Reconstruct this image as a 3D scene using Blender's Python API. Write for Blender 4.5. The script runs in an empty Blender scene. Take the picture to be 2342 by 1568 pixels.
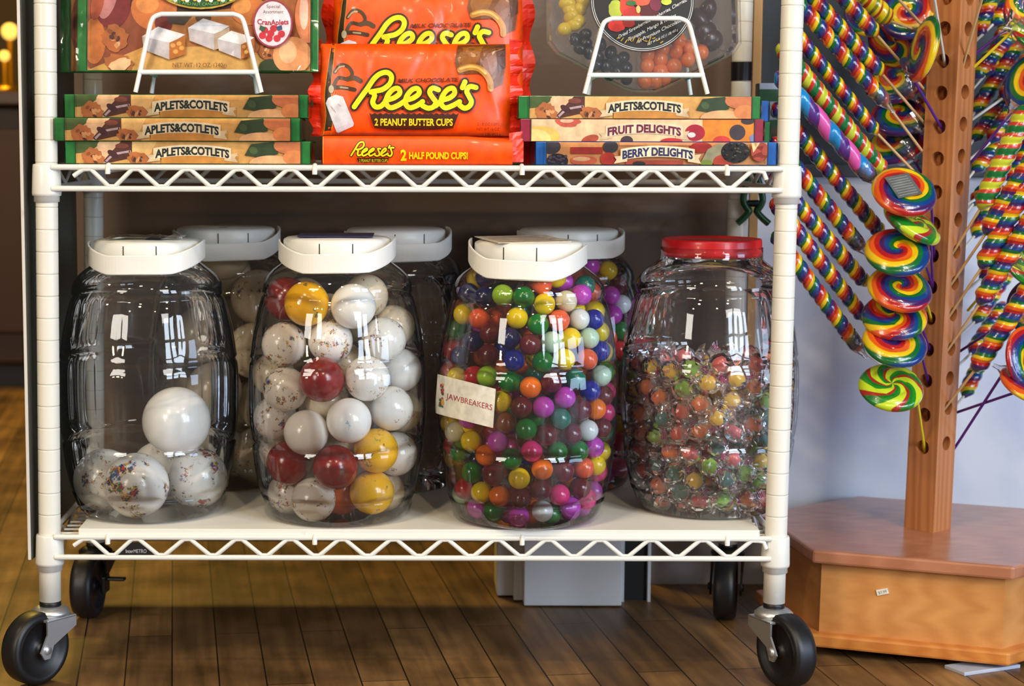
import bpy, bmesh, math, random
import numpy as np
from mathutils import Vector, Matrix
from mathutils.geometry import tessellate_polygon
PI = math.pi
SC = bpy.context.scene
COL = SC.collection

# ------------------------------------------------------------------ camera
F_PX, PCX, H_CAM, D_CAM = 4300.0, 935.0, 0.64, 2.15
PITCH = math.atan(484 / F_PX)
cam_data = bpy.data.cameras.new('camera'); cam = bpy.data.objects.new('camera', cam_data); COL.objects.link(cam)
cam_data.sensor_width = 36; cam_data.lens = F_PX / 2342 * 36
cam_data.shift_x = (1171 - PCX) / 2342
cam.matrix_world = Matrix.Translation((0, -D_CAM, H_CAM)) @ Matrix.Rotation(PI / 2 - PITCH, 4, 'X') @ Matrix.Rotation(0.0025, 4, 'Z')
cam_data.clip_start = 0.05
cam_data.dof.use_dof = True; cam_data.dof.focus_distance = 2.16; cam_data.dof.aperture_fstop = 6.3
SC.camera = cam
CR = cam.matrix_world.to_3x3(); CO = cam.matrix_world.translation.copy()
def ray(px, py):
    return CR @ Vector(((px - PCX) / F_PX, -(py - 784) / F_PX, -1.0))
def W(px, py, Y):
    """the point of the vertical plane y = Y seen at a pixel of the photograph"""
    d = ray(px, py); return CO + d * ((Y - CO.y) / d.y)
def WZ(px, py, Z):
    d = ray(px, py); return CO + d * ((Z - CO.z) / d.z)
def SCL(Y): return F_PX / (Y + D_CAM)

# ------------------------------------------------------------------ world, lights, exposure
def lin(c):
    return tuple((x / 12.92 if x <= 0.04045 else ((x + 0.055) / 1.055) ** 2.4) for x in c)
def rgb(r, g, b): return lin((r / 255, g / 255, b / 255))
SC.view_settings.view_transform = 'Standard'; SC.view_settings.look = 'None'
SC.view_settings.gamma = 1; SC.view_settings.use_curve_mapping = False
SC.view_settings.exposure = -0.28
SC.cycles.transparent_max_bounces = 24; SC.cycles.max_bounces = 8; SC.cycles.sample_clamp_indirect = 6
wd = bpy.data.worlds.new('world'); SC.world = wd; wd.use_nodes = True
wn = wd.node_tree.nodes; wl = wd.node_tree.links
bg = wn['Background']; bg.inputs['Strength'].default_value = 0.20
tc = wn.new('ShaderNodeTexCoord'); sx = wn.new('ShaderNodeSeparateXYZ'); wl.new(tc.outputs['Generated'], sx.inputs[0])
mr = wn.new('ShaderNodeMapRange'); mr.inputs[1].default_value = -1; mr.inputs[2].default_value = 1
wl.new(sx.outputs[0], mr.inputs[0])
mx = wn.new('ShaderNodeMix'); mx.data_type = 'RGBA'; wl.new(mr.outputs[0], mx.inputs[0])
mx.inputs[6].default_value = (0.30, 0.22, 0.12, 1); mx.inputs[7].default_value = (0.22, 0.25, 0.36, 1)
wl.new(mx.outputs[2], bg.inputs['Color'])

def area(name, loc, target, w, h, power, color):
    l = bpy.data.lights.new(name, 'AREA'); l.shape = 'RECTANGLE'; l.size = w; l.size_y = h; l.energy = power; l.color = color
    o = bpy.data.objects.new(name, l); COL.objects.link(o); o.location = loc
    o.rotation_euler = (Vector(target) - Vector(loc)).to_track_quat('-Z', 'Y').to_euler()
    return o
# shop window to the front right: two panes wide, two high, cool daylight
for i in range(2):
    for j in range(2):
        area('window_daylight', (2.0 + i * 0.75, -3.2 + i * 0.45, 0.95 + j * 0.75), (0.2, 0, 0.45), 0.62, 0.62, 26, (0.72, 0.85, 1.0))
# added low blue fill from the right, brightens the pale wall
area('low_blue_fill', (2.6, -1.2, 0.55), (0.8, 0.3, 0.25), 0.8, 0.9, 24, (0.55, 0.72, 1.0))
# warm ceiling lamps
for (x, y, z, p, s) in ((-1.3, -2.2, 2.3, 15, .12), (-0.45, -1.5, 2.35, 15, .12), (0.35, -2.4, 2.3, 15, .12), (1.1, -1.5, 2.4, 13, .12), (-2.1, -0.6, 2.3, 12, .12)):
    area('ceiling_lamp', (x, y, z), (x * .4, 0, 0.3), s, s, p, (1.0, 0.80, 0.52))
area('front_fill_left', (-2.3, -3.1, 1.7), (-0.1, 0, 0.35), 1.0, 0.8, 44, (1.0, 0.93, 0.82))  # added warm fill, set off to the left, brightens the jar fronts
area('front_fill_right', (1.75, -3.0, 2.1), (0, 0, 0.4), 0.9, 0.8, 34, (1.0, 0.97, 0.93))  # added neutral fill from the right for the front of the rack
area('low_warm_fill', (-2.2, -3.0, 0.9), (-.2, 0, 0.35), 0.25, 0.25, 9, (1.0, 0.80, 0.55))  # added weak warm fill, low on the left, for the lower part
# yellow lamps over the room beyond, to the left
area('back_room_lamp', (-0.9, 2.0, 1.9), (-0.75, 1.5, 0), 0.5, 0.5, 40, (1.0, 0.66, 0.12))

# ------------------------------------------------------------------ materials
MATS = {}
def nodes(name):
    m = bpy.data.materials.new(name); m.use_nodes = True
    nt = m.node_tree; return m, nt, nt.nodes['Principled BSDF']
def N(nt, t, **kw):
    n = nt.nodes.new(t)
    for k, v in kw.items(): setattr(n, k, v)
    return n
def pm(name, col, rough=0.5, metal=0.0, var=0.10, scale=40, bump=0.0, coat=0.0, dirt=None, stretch=(1, 1, 1), spec=0.5):
    if name in MATS: return MATS[name]
    m, nt, b = nodes(name); L = nt.links
    tc = N(nt, 'ShaderNodeTexCoord'); mp = N(nt, 'ShaderNodeMapping'); mp.inputs['Scale'].default_value = stretch
    L.new(tc.outputs['Object'], mp.inputs[0])
    no = N(nt, 'ShaderNodeTexNoise'); no.inputs['Scale'].default_value = scale; no.inputs['Detail'].default_value = 5
    L.new(mp.outputs[0], no.inputs['Vector'])
    cr = N(nt, 'ShaderNodeMix', data_type='RGBA')
    c = Vector(col)
    cr.inputs[6].default_value = (*(c * (1 - var)), 1); cr.inputs[7].default_value = (*(c * (1 + var)), 1)
    L.new(no.outputs['Fac'], cr.inputs[0]); out = cr.outputs[2]
    if dirt:
        n2 = N(nt, 'ShaderNodeTexNoise'); n2.inputs['Scale'].default_value = dirt[1]; n2.inputs['Detail'].default_value = 8
        L.new(mp.outputs[0], n2.inputs['Vector'])
        rp = N(nt, 'ShaderNodeMapRange'); rp.inputs[1].default_value = dirt[2]; rp.inputs[2].default_value = dirt[2] + .12
        L.new(n2.outputs['Fac'], rp.inputs[0])
        m2 = N(nt, 'ShaderNodeMix', data_type='RGBA'); L.new(rp.outputs[0], m2.inputs[0]); L.new(out, m2.inputs[6]); m2.inputs[7].default_value = (*dirt[0], 1)
        out = m2.outputs[2]
    L.new(out, b.inputs['Base Color'])
    b.inputs['Roughness'].default_value = rough; b.inputs['Metallic'].default_value = metal
    b.inputs['Coat Weight'].default_value = coat; b.inputs['Coat Roughness'].default_value = 0.08
    b.inputs['Specular IOR Level'].default_value = spec
    if bump:
        bp = N(nt, 'ShaderNodeBump'); bp.inputs['Strength'].default_value = bump; bp.inputs['Distance'].default_value = 0.002
        L.new(no.outputs['Fac'], bp.inputs['Height']); L.new(bp.outputs[0], b.inputs['Normal'])
    MATS[name] = m; return m
def print_mat(name, rough, coat):
    m, nt, b = nodes(name); L = nt.links
    a = N(nt, 'ShaderNodeAttribute', attribute_name='ink')
    tc = N(nt, 'ShaderNodeTexCoord'); no = N(nt, 'ShaderNodeTexNoise'); no.inputs['Scale'].default_value = 90; no.inputs['Detail'].default_value = 7
    L.new(tc.outputs['Object'], no.inputs['Vector'])
    r = N(nt, 'ShaderNodeMapRange'); r.inputs[1].default_value = .3; r.inputs[2].default_value = .7; r.inputs[3].default_value = .78; r.inputs[4].default_value = 1.16; L.new(no.outputs['Fac'], r.inputs[0])
    v = N(nt, 'ShaderNodeVectorMath', operation='SCALE'); L.new(a.outputs['Color'], v.inputs[0]); L.new(r.outputs[0], v.inputs[3])
    L.new(v.outputs[0], b.inputs['Base Color']); b.inputs['Roughness'].default_value = rough
    b.inputs['Coat Weight'].default_value = coat; b.inputs['Coat Roughness'].default_value = 0.1
    MATS[name] = m; return m
M_PRINT = print_mat('printed_card', .5, .15)
M_FOIL = print_mat('printed_wrapper', .4, .12)
def clear_mat(name, tint=(.97, .97, .97), haze=.03, rough=.03, boost=1.0, hazecol=(.8, .82, .85), base=0.02, bump=0):
    m = bpy.data.materials.new(name); m.use_nodes = True; nt = m.node_tree; nt.nodes.clear(); L = nt.links
    out = N(nt, 'ShaderNodeOutputMaterial')
    tr = N(nt, 'ShaderNodeBsdfTransparent'); tr.inputs[0].default_value = (*tint, 1)
    gl = N(nt, 'ShaderNodeBsdfGlossy'); gl.inputs['Roughness'].default_value = rough; gl.inputs['Color'].default_value = (1, 1, 1, 1)
    df = N(nt, 'ShaderNodeBsdfDiffuse'); df.inputs[0].default_value = (*hazecol, 1)
    fr = N(nt, 'ShaderNodeFresnel'); fr.inputs[0].default_value = 1.48
    mu = N(nt, 'ShaderNodeMath', operation='MULTIPLY_ADD'); mu.use_clamp = True; L.new(fr.outputs[0], mu.inputs[0]); mu.inputs[1].default_value = boost; mu.inputs[2].default_value = base
    m1 = N(nt, 'ShaderNodeMixShader'); m1.inputs[0].default_value = haze; L.new(tr.outputs[0], m1.inputs[1]); L.new(df.outputs[0], m1.inputs[2])
    m2 = N(nt, 'ShaderNodeMixShader'); L.new(mu.outputs[0], m2.inputs[0]); L.new(m1.outputs[0], m2.inputs[1]); L.new(gl.outputs[0], m2.inputs[2])
    L.new(m2.outputs[0], out.inputs[0])
    if bump:
        tc = N(nt, 'ShaderNodeTexCoord'); no = N(nt, 'ShaderNodeTexNoise'); no.inputs['Scale'].default_value = bump
        L.new(tc.outputs['Object'], no.inputs['Vector'])
        bp = N(nt, 'ShaderNodeBump'); bp.inputs['Strength'].default_value = .9; bp.inputs['Distance'].default_value = .004
        L.new(no.outputs['Fac'], bp.inputs['Height']); L.new(bp.outputs[0], gl.inputs['Normal']); L.new(bp.outputs[0], fr.inputs['Normal'])
    MATS[name] = m; return m
M_JAR = clear_mat('clear_jar_plastic', (.985, .986, .985), .014, .03, 1.1, base=.006)
M_CELLO = clear_mat('cellophane', (1, 1, 1), .0, .07, 1.1, base=.006, bump=22)
M_TRAY = clear_mat('clear_tray_plastic', (.985, .985, .985), .06, .08, 1.8, base=.02)
M_WRAP = clear_mat('clear_candy_wrapper', (1, 1, 1), .11, .16, 1.0, base=.01, hazecol=(.92, .92, .92))

M_WHITE = pm('white_epoxy_metal', rgb(232, 230, 222), .32, var=.05, scale=60, dirt=((.42, .36, .25), 45, .70), coat=.25)
M_POST = pm('white_post_paint', rgb(234, 230, 218), .36, var=.06, scale=50, dirt=((.35, .32, .28), 60, .70), stretch=(1, 1, .35), coat=.2)
M_GROOVE = pm('post_groove', rgb(196, 190, 172), .6)
M_LID = pm('white_lid_plastic', rgb(238, 236, 228), .38, var=.03, coat=.1)
M_SLOT = pm('dark_slot', rgb(60, 55, 45), .8)
M_RED = pm('red_lid_plastic', rgb(200, 8, 18), .38, var=.06, coat=.2)
M_LINER = pm('white_liner_board', rgb(232, 230, 220), .55, var=.06, scale=18, dirt=((.40, .33, .22), 22, .68))
M_CHROME = pm('zinc_plated_steel', rgb(206, 210, 214), .38, .85, var=.12, scale=30)
M_BLACK = pm('black_rubber', rgb(22, 22, 24), .42, var=.3, scale=60, spec=.5)
M_BLKM = pm('black_metal', rgb(14, 14, 15), .45)
M_EASEL = pm('white_coated_wire', rgb(238, 238, 236), .35, var=.02, coat=.3)

# ------------------------------------------------------------------ mesh builder
class MB:
    def __init__(s): s.v = []; s.f = []; s.mi = []; s.c = []; s.sm = []
    def add(s, verts, faces, mi=0, col=(1, 1, 1), smooth=False, M=None):
        o = len(s.v)
        s.v += [tuple(M @ Vector(p)) if M is not None else tuple(p) for p in verts]
        for f in faces:
            s.f.append([o + i for i in f]); s.mi.append(mi); s.c.append(col); s.sm.append(smooth)
        return s
    def box(s, lo, hi, mi=0, col=(1, 1, 1), M=None, bev=0.0):
        x0, y0, z0 = lo; x1, y1, z1 = hi
        if bev <= 0:
            v = [(x0, y0, z0), (x1, y0, z0), (x1, y1, z0), (x0, y1, z0), (x0, y0, z1), (x1, y0, z1), (x1, y1, z1), (x0, y1, z1)]
            return s.add(v, [(0, 3, 2, 1), (4, 5, 6, 7), (0, 1, 5, 4), (1, 2, 6, 5), (2, 3, 7, 6), (3, 0, 4, 7)], mi, col, False, M)
        bm = bmesh.new(); bmesh.ops.create_cube(bm, size=1)
        for v in bm.verts: v.co = Vector(((x0 + x1) / 2 + v.co.x * (x1 - x0), (y0 + y1) / 2 + v.co.y * (y1 - y0), (z0 + z1) / 2 + v.co.z * (z1 - z0)))
        bmesh.ops.bevel(bm, geom=list(bm.edges), offset=bev, segments=2, profile=.6, affect='EDGES')
        bm.verts.index_update()
        s.add([v.co.copy() for v in bm.verts], [[v.index for v in f.verts] for f in bm.faces], mi, col, False, M); bm.free(); return s
    def tube(s, pts, r, n=10, mi=0, col=(1, 1, 1), caps=True, closed=False, M=None, rs=None, sx=1.0, sm=True):
        P = [Vector(p) for p in pts]; k = len(P); vv = []; ff = []
        up = None
        for i, p in enumerate(P):
            if closed: t = (P[(i + 1) % k] - P[i - 1])
            else: t = P[min(i + 1, k - 1)] - P[max(i - 1, 0)]
            t.normalize()
            if up is None:
                a = Vector((0, 0, 1)) if abs(t.z) < .9 else Vector((0, 1, 0))
                up = (a - t * a.dot(t)).normalized()
            else: up = (up - t * up.dot(t)).normalized()
            sd = t.cross(up); rr = rs[i] if rs else r
            for j in range(n):
                a = 2 * PI * j / n; vv.append(p + up * (math.cos(a) * rr) + sd * (math.sin(a) * rr * sx))
        m = k if closed else k - 1
        for i in range(m):
            for j in range(n):
                a = i * n; b = ((i + 1) % k) * n
                ff.append((a + j, a + (j + 1) % n, b + (j + 1) % n, b + j))
        s.add(vv, ff, mi, col, sm, M)
        if caps and not closed:
            s.add(vv[:n][::-1], [tuple(range(n))], mi, col, False, M); s.add(vv[-n:], [tuple(range(n))], mi, col, False, M)
        return s
    def lathe(s, prof, n=32, mi=0, col=(1, 1, 1), M=None, sm=True, mod=None, cx=0, cy=0, mis=None):
        vv = []
        for (r, z) in prof:
            for j in range(n):
                a = 2 * PI * j / n; q = r * (mod(a, z, r) if mod else 1)
                vv.append((cx + q * math.cos(a), cy + q * math.sin(a), z))
        o = len(s.v); s.add(vv, [], mi, col, sm, M)
        for i in range(len(prof) - 1):
            for j in range(n):
                s.f.append([o + i * n + j, o + i * n + (j + 1) % n, o + (i + 1) * n + (j + 1) % n, o + (i + 1) * n + j])
                s.mi.append(mis[i] if mis else mi); s.c.append(col); s.sm.append(sm)
        return s
    def prism(s, poly, axis, d0, d1, mi=0, col=(1, 1, 1), M=None):
        """poly: 2D outline (counter-clockwise), extruded along axis"""
        n = len(poly)
        def q(p, d):
            return {'x': (d, p[0], p[1]), 'y': (p[0], d, p[1]), 'z': (p[0], p[1], d)}[axis]
        v = [q(p, d0) for p in poly] + [q(p, d1) for p in poly]
        tri = tessellate_polygon([[Vector((p[0], p[1], 0)) for p in poly]])
        f = [tuple(t) for t in tri] + [tuple(n + i for i in t[::-1]) for t in tri]
        f += [(i, (i + 1) % n, n + (i + 1) % n, n + i) for i in range(n)]
        return s.add(v, f, mi, col, False, M)
    def build(s, name, mats, parent=None, origin=None):
        me = bpy.data.meshes.new(name)
        off = Vector(origin) if origin is not None else (parent_world(parent) if parent else Vector((0, 0, 0)))
        me.from_pydata([(a - off.x, b - off.y, c - off.z) for a, b, c in s.v], [], s.f)
        if not isinstance(mats, (list, tuple)): mats = [mats]
        for m in mats: me.materials.append(m)
        me.polygons.foreach_set('material_index', s.mi); me.polygons.foreach_set('use_smooth', s.sm)
        if any(m in (M_PRINT, M_FOIL) for m in mats):
            at = me.color_attributes.new('ink', 'FLOAT_COLOR', 'CORNER')
            buf = []
            for p, c in zip(me.polygons, s.c): buf += [*c, 1.0] * p.loop_total
            at.data.foreach_set('color', buf)
        me.update()
        if not any(m in (M_PRINT, M_FOIL) for m in mats):
            bm = bmesh.new(); bm.from_mesh(me); bmesh.ops.recalc_face_normals(bm, faces=bm.faces); bm.to_mesh(me); bm.free()
        o = bpy.data.objects.new(name, me); COL.objects.link(o)
        if parent: o.parent = parent
        elif origin is not None: o.location = off
        return o
def parent_world(p):
    v = Vector(p.location)
    while p.parent: p = p.parent; v += p.location
    return v
def tag(o, label=None, cat=None, group=None, kind=None):
    if label: o['label'] = label
    if cat: o['category'] = cat
    if group: o['group'] = group
    if kind: o['kind'] = kind
    return o
def thing(name, loc, label, cat, group=None):
    o = bpy.data.objects.new(name, None); COL.objects.link(o); o.location = loc; o.empty_display_size = .02
    return tag(o, label, cat, group)
def align(p0, p1):
    p0 = Vector(p0); p1 = Vector(p1); d = p1 - p0
    return Matrix.Translation(p0) @ d.to_track_quat('Z', 'Y').to_matrix().to_4x4(), d.length

# flat ink layers: polygons, ellipses, strokes and lettering laid on a printed face
_tc = {}
def text_mesh(s, bold=0.0):
    k = (s, bold)
    if k in _tc: return _tc[k]
    c = bpy.data.curves.new('t', 'FONT'); c.body = s; c.size = 1; c.offset = bold; c.resolution_u = 3; c.align_x = 'LEFT'
    o = bpy.data.objects.new('t', c); COL.objects.link(o)
    dg = bpy.context.evaluated_depsgraph_get(); e = o.evaluated_get(dg); me = e.to_mesh()
    v = [(p.co.x, p.co.y) for p in me.vertices]; f = [tuple(p.vertices) for p in me.polygons]
    e.to_mesh_clear(); bpy.data.objects.remove(o); bpy.data.curves.remove(c)
    xs = [p[0] for p in v]; x0, x1 = min(xs), max(xs)
    v = [((p[0] - x0) / (x1 - x0), p[1] / 0.72) for p in v]
    _tc[k] = (v, f); return _tc[k]
class Ink:
    def __init__(s, cx, cy, scale): s.cx = cx; s.cy = cy; s.s = scale; s.L = []; s.clip = None
    def tri(s, v, f, col):
        if s.clip:
            x0, y0, x1, y1 = s.clip; v = [(min(max(a, x0), x1), min(max(b, y0), y1)) for a, b in v]
        s.L.append(([((a - s.cx) / s.s, (s.cy - b) / s.s) for a, b in v], f, col)); return s
    def poly(s, pts, col):
        t = tessellate_polygon([[Vector((a, b, 0)) for a, b in pts]]); return s.tri(pts, [tuple(q) for q in t], col)
    def rect(s, x0, y0, x1, y1, col): return s.poly([(x0, y0), (x1, y0), (x1, y1), (x0, y1)], col)
    def ell(s, x, y, a, b, col, rot=0, n=28, wob=0, seed=0):
        rd = random.Random(seed); c, q = math.cos(rot), math.sin(rot); P = []
        for i in range(n):
            t = 2 * PI * i / n; w = 1 + wob * (rd.random() - .5); u = a * math.cos(t) * w; v = b * math.sin(t) * w
            P.append((x + u * c - v * q, y + u * q + v * c))
        return s.tri(P + [(x, y)], [(i, (i + 1) % n, n) for i in range(n)], col)
    def stroke(s, pts, w, col, ws=None):
        pts = smooth_path(pts, 4)
        if ws: ws = np.interp(np.linspace(0, 1, len(pts)), np.linspace(0, 1, len(ws)), ws)
        v = []; f = []; k = len(pts)
        for i, (x, y) in enumerate(pts):
            ww = (ws[i] if ws is not None else 1) * w / 2
            a = pts[max(i - 1, 0)]; b = pts[min(i + 1, k - 1)]; dx, dy = b[0] - a[0], b[1] - a[1]; l = math.hypot(dx, dy) or 1
            v += [(x - dy / l * ww, y + dx / l * ww), (x + dy / l * ww, y - dx / l * ww)]
            if i: f.append((2 * i - 2, 2 * i - 1, 2 * i + 1, 2 * i))
        for e in (0, k - 1):
            ww = (ws[e] if ws is not None else 1) * w / 2; o = len(v); x, y = pts[e]
            v += [(x + ww * math.cos(t * PI / 6), y + ww * math.sin(t * PI / 6)) for t in range(12)]; f.append(tuple(range(o, o + 12)))
        return s.tri(v, f, col)
    def text(s, t, x0, y0, x1, h, col, bold=.02, arc=0.0, slope=0.0, shear=0.0):
        """lettering whose baseline starts at (x0, y0), fills the width up to x1; arc bows it up"""
        v, f = text_mesh(t, bold); P = []
        for a, b in v:
            P.append((x0 + a * (x1 - x0) + shear * b * h, y0 - b * h - arc * 4 * a * (1 - a) + slope * a * (x1 - x0)))
        return s.tri(P, f, col)
    def put(s, mb, mapf, mi=0, k0=0, sub=0):
        for k, (v, f, col) in enumerate(s.L):
            if sub:
                bm = bmesh.new(); vs = [bm.verts.new((a, b, 0)) for a, b in v]
                for q in f:
                    try: bm.faces.new([vs[i] for i in q])
                    except ValueError: pass
                for _ in range(5):
                    ed = [e for e in bm.edges if e.calc_length() > sub]
                    if not ed: break
                    bmesh.ops.subdivide_edges(bm, edges=ed, cuts=1, use_grid_fill=False); bmesh.ops.triangulate(bm, faces=[q for q in bm.faces if len(q.verts) > 4])
                bm.verts.index_update(); v = [(p.co.x, p.co.y) for p in bm.verts]; f = [[p.index for p in q.verts] for q in bm.faces]; bm.free()
            mb.add([mapf(a, b, k + k0 + 1) for a, b in v], f, mi, col)
def smooth_path(p, n):
    if len(p) < 3: return p
    P = [p[0]] + list(p) + [p[-1]]; out = []
    for i in range(1, len(P) - 2):
        for t in range(n):
            t /= n; a, b, c, d = P[i - 1], P[i], P[i + 1], P[i + 2]
            out.append(tuple(.5 * (2 * b[j] + (c[j] - a[j]) * t + (2 * a[j] - 5 * b[j] + 4 * c[j] - d[j]) * t * t + (3 * b[j] - a[j] - 3 * c[j] + d[j]) * t ** 3) for j in range(len(b))))
    out.append(tuple(p[-1])); return out
EPS = 0.00012

# ================================================================== the setting
def floor_mat():
    m, nt, b = nodes('worn_floorboards'); L = nt.links
    tc = N(nt, 'ShaderNodeTexCoord'); mp = N(nt, 'ShaderNodeMapping'); mp.inputs['Rotation'].default_value = (0, 0, math.radians(-7.1) + PI / 2)
    L.new(tc.outputs['Object'], mp.inputs[0])
    br = N(nt, 'ShaderNodeTexBrick'); br.inputs['Scale'].default_value = 1; br.inputs['Brick Width'].default_value = .62; br.inputs['Row Height'].default_value = .055
    br.inputs['Mortar Size'].default_value = .0011; br.inputs['Mortar Smooth'].default_value = .3; br.offset = .37
    br.inputs['Color1'].default_value = (*rgb(140, 104, 62), 1); br.inputs['Color2'].default_value = (*rgb(104, 76, 44), 1); br.inputs['Mortar'].default_value = (*rgb(26, 16, 8), 1)
    L.new(mp.outputs[0], br.inputs['Vector'])
    mp2 = N(nt, 'ShaderNodeMapping'); mp2.inputs['Scale'].default_value = (4, 60, 1); L.new(mp.outputs[0], mp2.inputs[0])
    no = N(nt, 'ShaderNodeTexNoise'); no.inputs['Scale'].default_value = 1; no.inputs['Detail'].default_value = 8; L.new(mp2.outputs[0], no.inputs['Vector'])
    n2 = N(nt, 'ShaderNodeTexNoise'); n2.inputs['Scale'].default_value = 9; n2.inputs['Detail'].default_value = 8; L.new(mp.outputs[0], n2.inputs['Vector'])
    r1 = N(nt, 'ShaderNodeMapRange'); r1.inputs[1].default_value = .3; r1.inputs[2].default_value = .7; r1.inputs[3].default_value = .55; r1.inputs[4].default_value = 1.3; L.new(no.outputs['Fac'], r1.inputs[0])
    r2 = N(nt, 'ShaderNodeMapRange'); r2.inputs[1].default_value = .35; r2.inputs[2].default_value = .65; r2.inputs[3].default_value = .58; r2.inputs[4].default_value = 1.25; L.new(n2.outputs['Fac'], r2.inputs[0])
    mu = N(nt, 'ShaderNodeMath', operation='MULTIPLY'); L.new(r1.outputs[0], mu.inputs[0]); L.new(r2.outputs[0], mu.inputs[1])
    v = N(nt, 'ShaderNodeVectorMath', operation='SCALE'); L.new(br.outputs['Color'], v.inputs[0]); L.new(mu.outputs[0], v.inputs[3])
    L.new(v.outputs[0], b.inputs['Base Color'])
    rr = N(nt, 'ShaderNodeMapRange'); rr.inputs[3].default_value = .28; rr.inputs[4].default_value = .6; L.new(n2.outputs['Fac'], rr.inputs[0]); L.new(rr.outputs[0], b.inputs['Roughness'])
    bp = N(nt, 'ShaderNodeBump'); bp.inputs['Strength'].default_value = .4; bp.inputs['Distance'].default_value = .001; L.new(no.outputs['Fac'], bp.inputs['Height']); L.new(bp.outputs[0], b.inputs['Normal'])
    return m
def struct(name, mb, mat, kind='structure'):
    o = mb.build(name, mat, origin=(0, 0, 0)); o['kind'] = kind; return o
struct('floor', MB().box((-3.2, -2.4, -.04), (2.6, 4.2, 0)), floor_mat())
WALL_Y = .475
def wall_mat(name, c1, c2):
    m, nt, b = nodes(name); L = nt.links
    tc = N(nt, 'ShaderNodeTexCoord'); no = N(nt, 'ShaderNodeTexNoise'); no.inputs['Scale'].default_value = 5; no.inputs['Detail'].default_value = 4; no.inputs['Distortion'].default_value = 1.2
    L.new(tc.outputs['Object'], no.inputs['Vector'])
    r = N(nt, 'ShaderNodeMapRange'); r.inputs[1].default_value = .35; r.inputs[2].default_value = .65; L.new(no.outputs['Fac'], r.inputs[0])
    x = N(nt, 'ShaderNodeMix', data_type='RGBA'); x.inputs[6].default_value = (*c1, 1); x.inputs[7].default_value = (*c2, 1); L.new(r.outputs[0], x.inputs[0])
    L.new(x.outputs[2], b.inputs['Base Color']); b.inputs['Roughness'].default_value = .45
    return m
xw0 = W(1487, 1300, WALL_Y).x
zt = W(1900, 395, WALL_Y).z
struct('wall_right', MB().box((xw0, WALL_Y, 0), (2.6, WALL_Y + .08, zt)), wall_mat('pale_painted_wall', rgb(184, 190, 212), rgb(208, 211, 220)))
struct('wall_upper', MB().box((xw0 - .35, WALL_Y + .01, zt), (2.6, WALL_Y + .09, 2.6)), pm('slate_painted_wall', rgb(40, 50, 60), .6, var=.15, scale=6))
struct('trim_1', MB().box((xw0, WALL_Y - .012, zt - .006), (2.6, WALL_Y, zt + .012), bev=.002), pm('slate_trim', rgb(60, 66, 76), .5))
# the room beyond, to the left
struct('wall_far', MB().box((-3.2, 3.2, 0), (-.6, 3.3, 2.6)), pm('dark_far_wall', rgb(66, 48, 12), .7, var=.2, scale=3))
struct('wall_left', MB().box((-3.3, -1.0, 0), (-3.2, 3.3, 2.6)), pm('dark_far_wall', rgb(66, 48, 12), .7))
struct('wall_back', MB().box((-.62, 3.0, 0), (.30, 3.1, 2.6)), pm('dark_far_wall', rgb(66, 48, 12), .7))
# dark wooden counter and warm lamps far off to the left
wd_dark = pm('dark_stained_wood', rgb(50, 26, 8), .5, var=.3, scale=7, stretch=(1, 1, .15))
c = thing('counter', (-1.35, 2.75, 0), 'dark stained wooden counter blurred in the room beyond, left of the white rack', 'counter')
MB().box((-2.3, 2.5, .06), (-.95, 3.0, .70), bev=.01).build('cabinet', wd_dark, c)
MB().box((-2.35, 2.46, .70), (-.92, 3.02, .735), bev=.006).build('countertop', pm('counter_top_wood', rgb(60, 36, 16), .35), c)
for x in (-2.2, -1.75, -1.3):
    MB().box((x, 2.485, .14), (x + .38, 2.5, .64), bev=.006).build('door_panel', pm('counter_door_wood', rgb(58, 30, 10), .5), c)
MB().box((-2.3, 2.55, 0), (-.95, 3.0, .06)).build('plinth', M_BLKM, c)
brass = pm('brass', rgb(196, 140, 40), .3, .9)
def emis(name, col, st):
    m, nt, b = nodes(name); b.inputs['Emission Color'].default_value = (*col, 1); b.inputs['Emission Strength'].default_value = st; b.inputs['Base Color'].default_value = (*col, 1); return m
em = emis('lit_lamp_globe', (1.0, .62, .12), 1.6)
for i, (px, py, y, lb) in enumerate(((22, 72, 2.8, 'glowing gold lamp globe on the far counter, upper one at photo left edge'), (10, 128, 2.7, 'dimmer gold lamp globe low on the far counter by the left edge'))):
    p = W(px, py, y); r_ = .022 if i == 0 else .014
    l = thing('table_lamp', (p.x, p.y, .735), lb, 'lamp')
    MB().lathe([(.0, .735), (.05, .736), (.048, .75), (.01, .757), (.008, p.z - r_), (0, p.z - r_)], 16, cx=p.x, cy=p.y).build('lamp_base', brass, l)
    MB().lathe([(max(1e-4, r_ * math.sin(t * PI / 8)), p.z - r_ * math.cos(t * PI / 8)) for t in range(9)], 16, cx=p.x, cy=p.y).build('globe', em, l)

# the board hung behind the rack
BY = .405
p0 = W(186, 1236, BY); p1 = W(1664, 1236, BY)
tag(MB().box((p0.x, BY, p0.z), (p1.x, BY + .008, 1.15)).build('backing_board', pm('brown_hardboard', rgb(98, 78, 62), .36, var=.10, scale=6, stretch=(1, 1, 3), dirt=((.20, .17, .16), 4, .58)), origin=(0, BY, p0.z)),
    'large brown hardboard sheet standing behind the jars', 'board')
# tan lath beside the rear right post
pa = W(1714, 480, .35); pb = W(1734, 480, .35); zt_ = 1.0
LATH_Y = .350
tag(MB().box((pa.x, LATH_Y, .115), (pb.x, LATH_Y + .008, 1.05), bev=.001).build('wooden_lath', pm('raw_pine', rgb(206, 160, 100), .6, var=.2, scale=12, stretch=(4, 4, .3)), origin=(pa.x, LATH_Y, .115)),
    'narrow upright tan wooden strip just right of the rear right post', 'lath')

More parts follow.
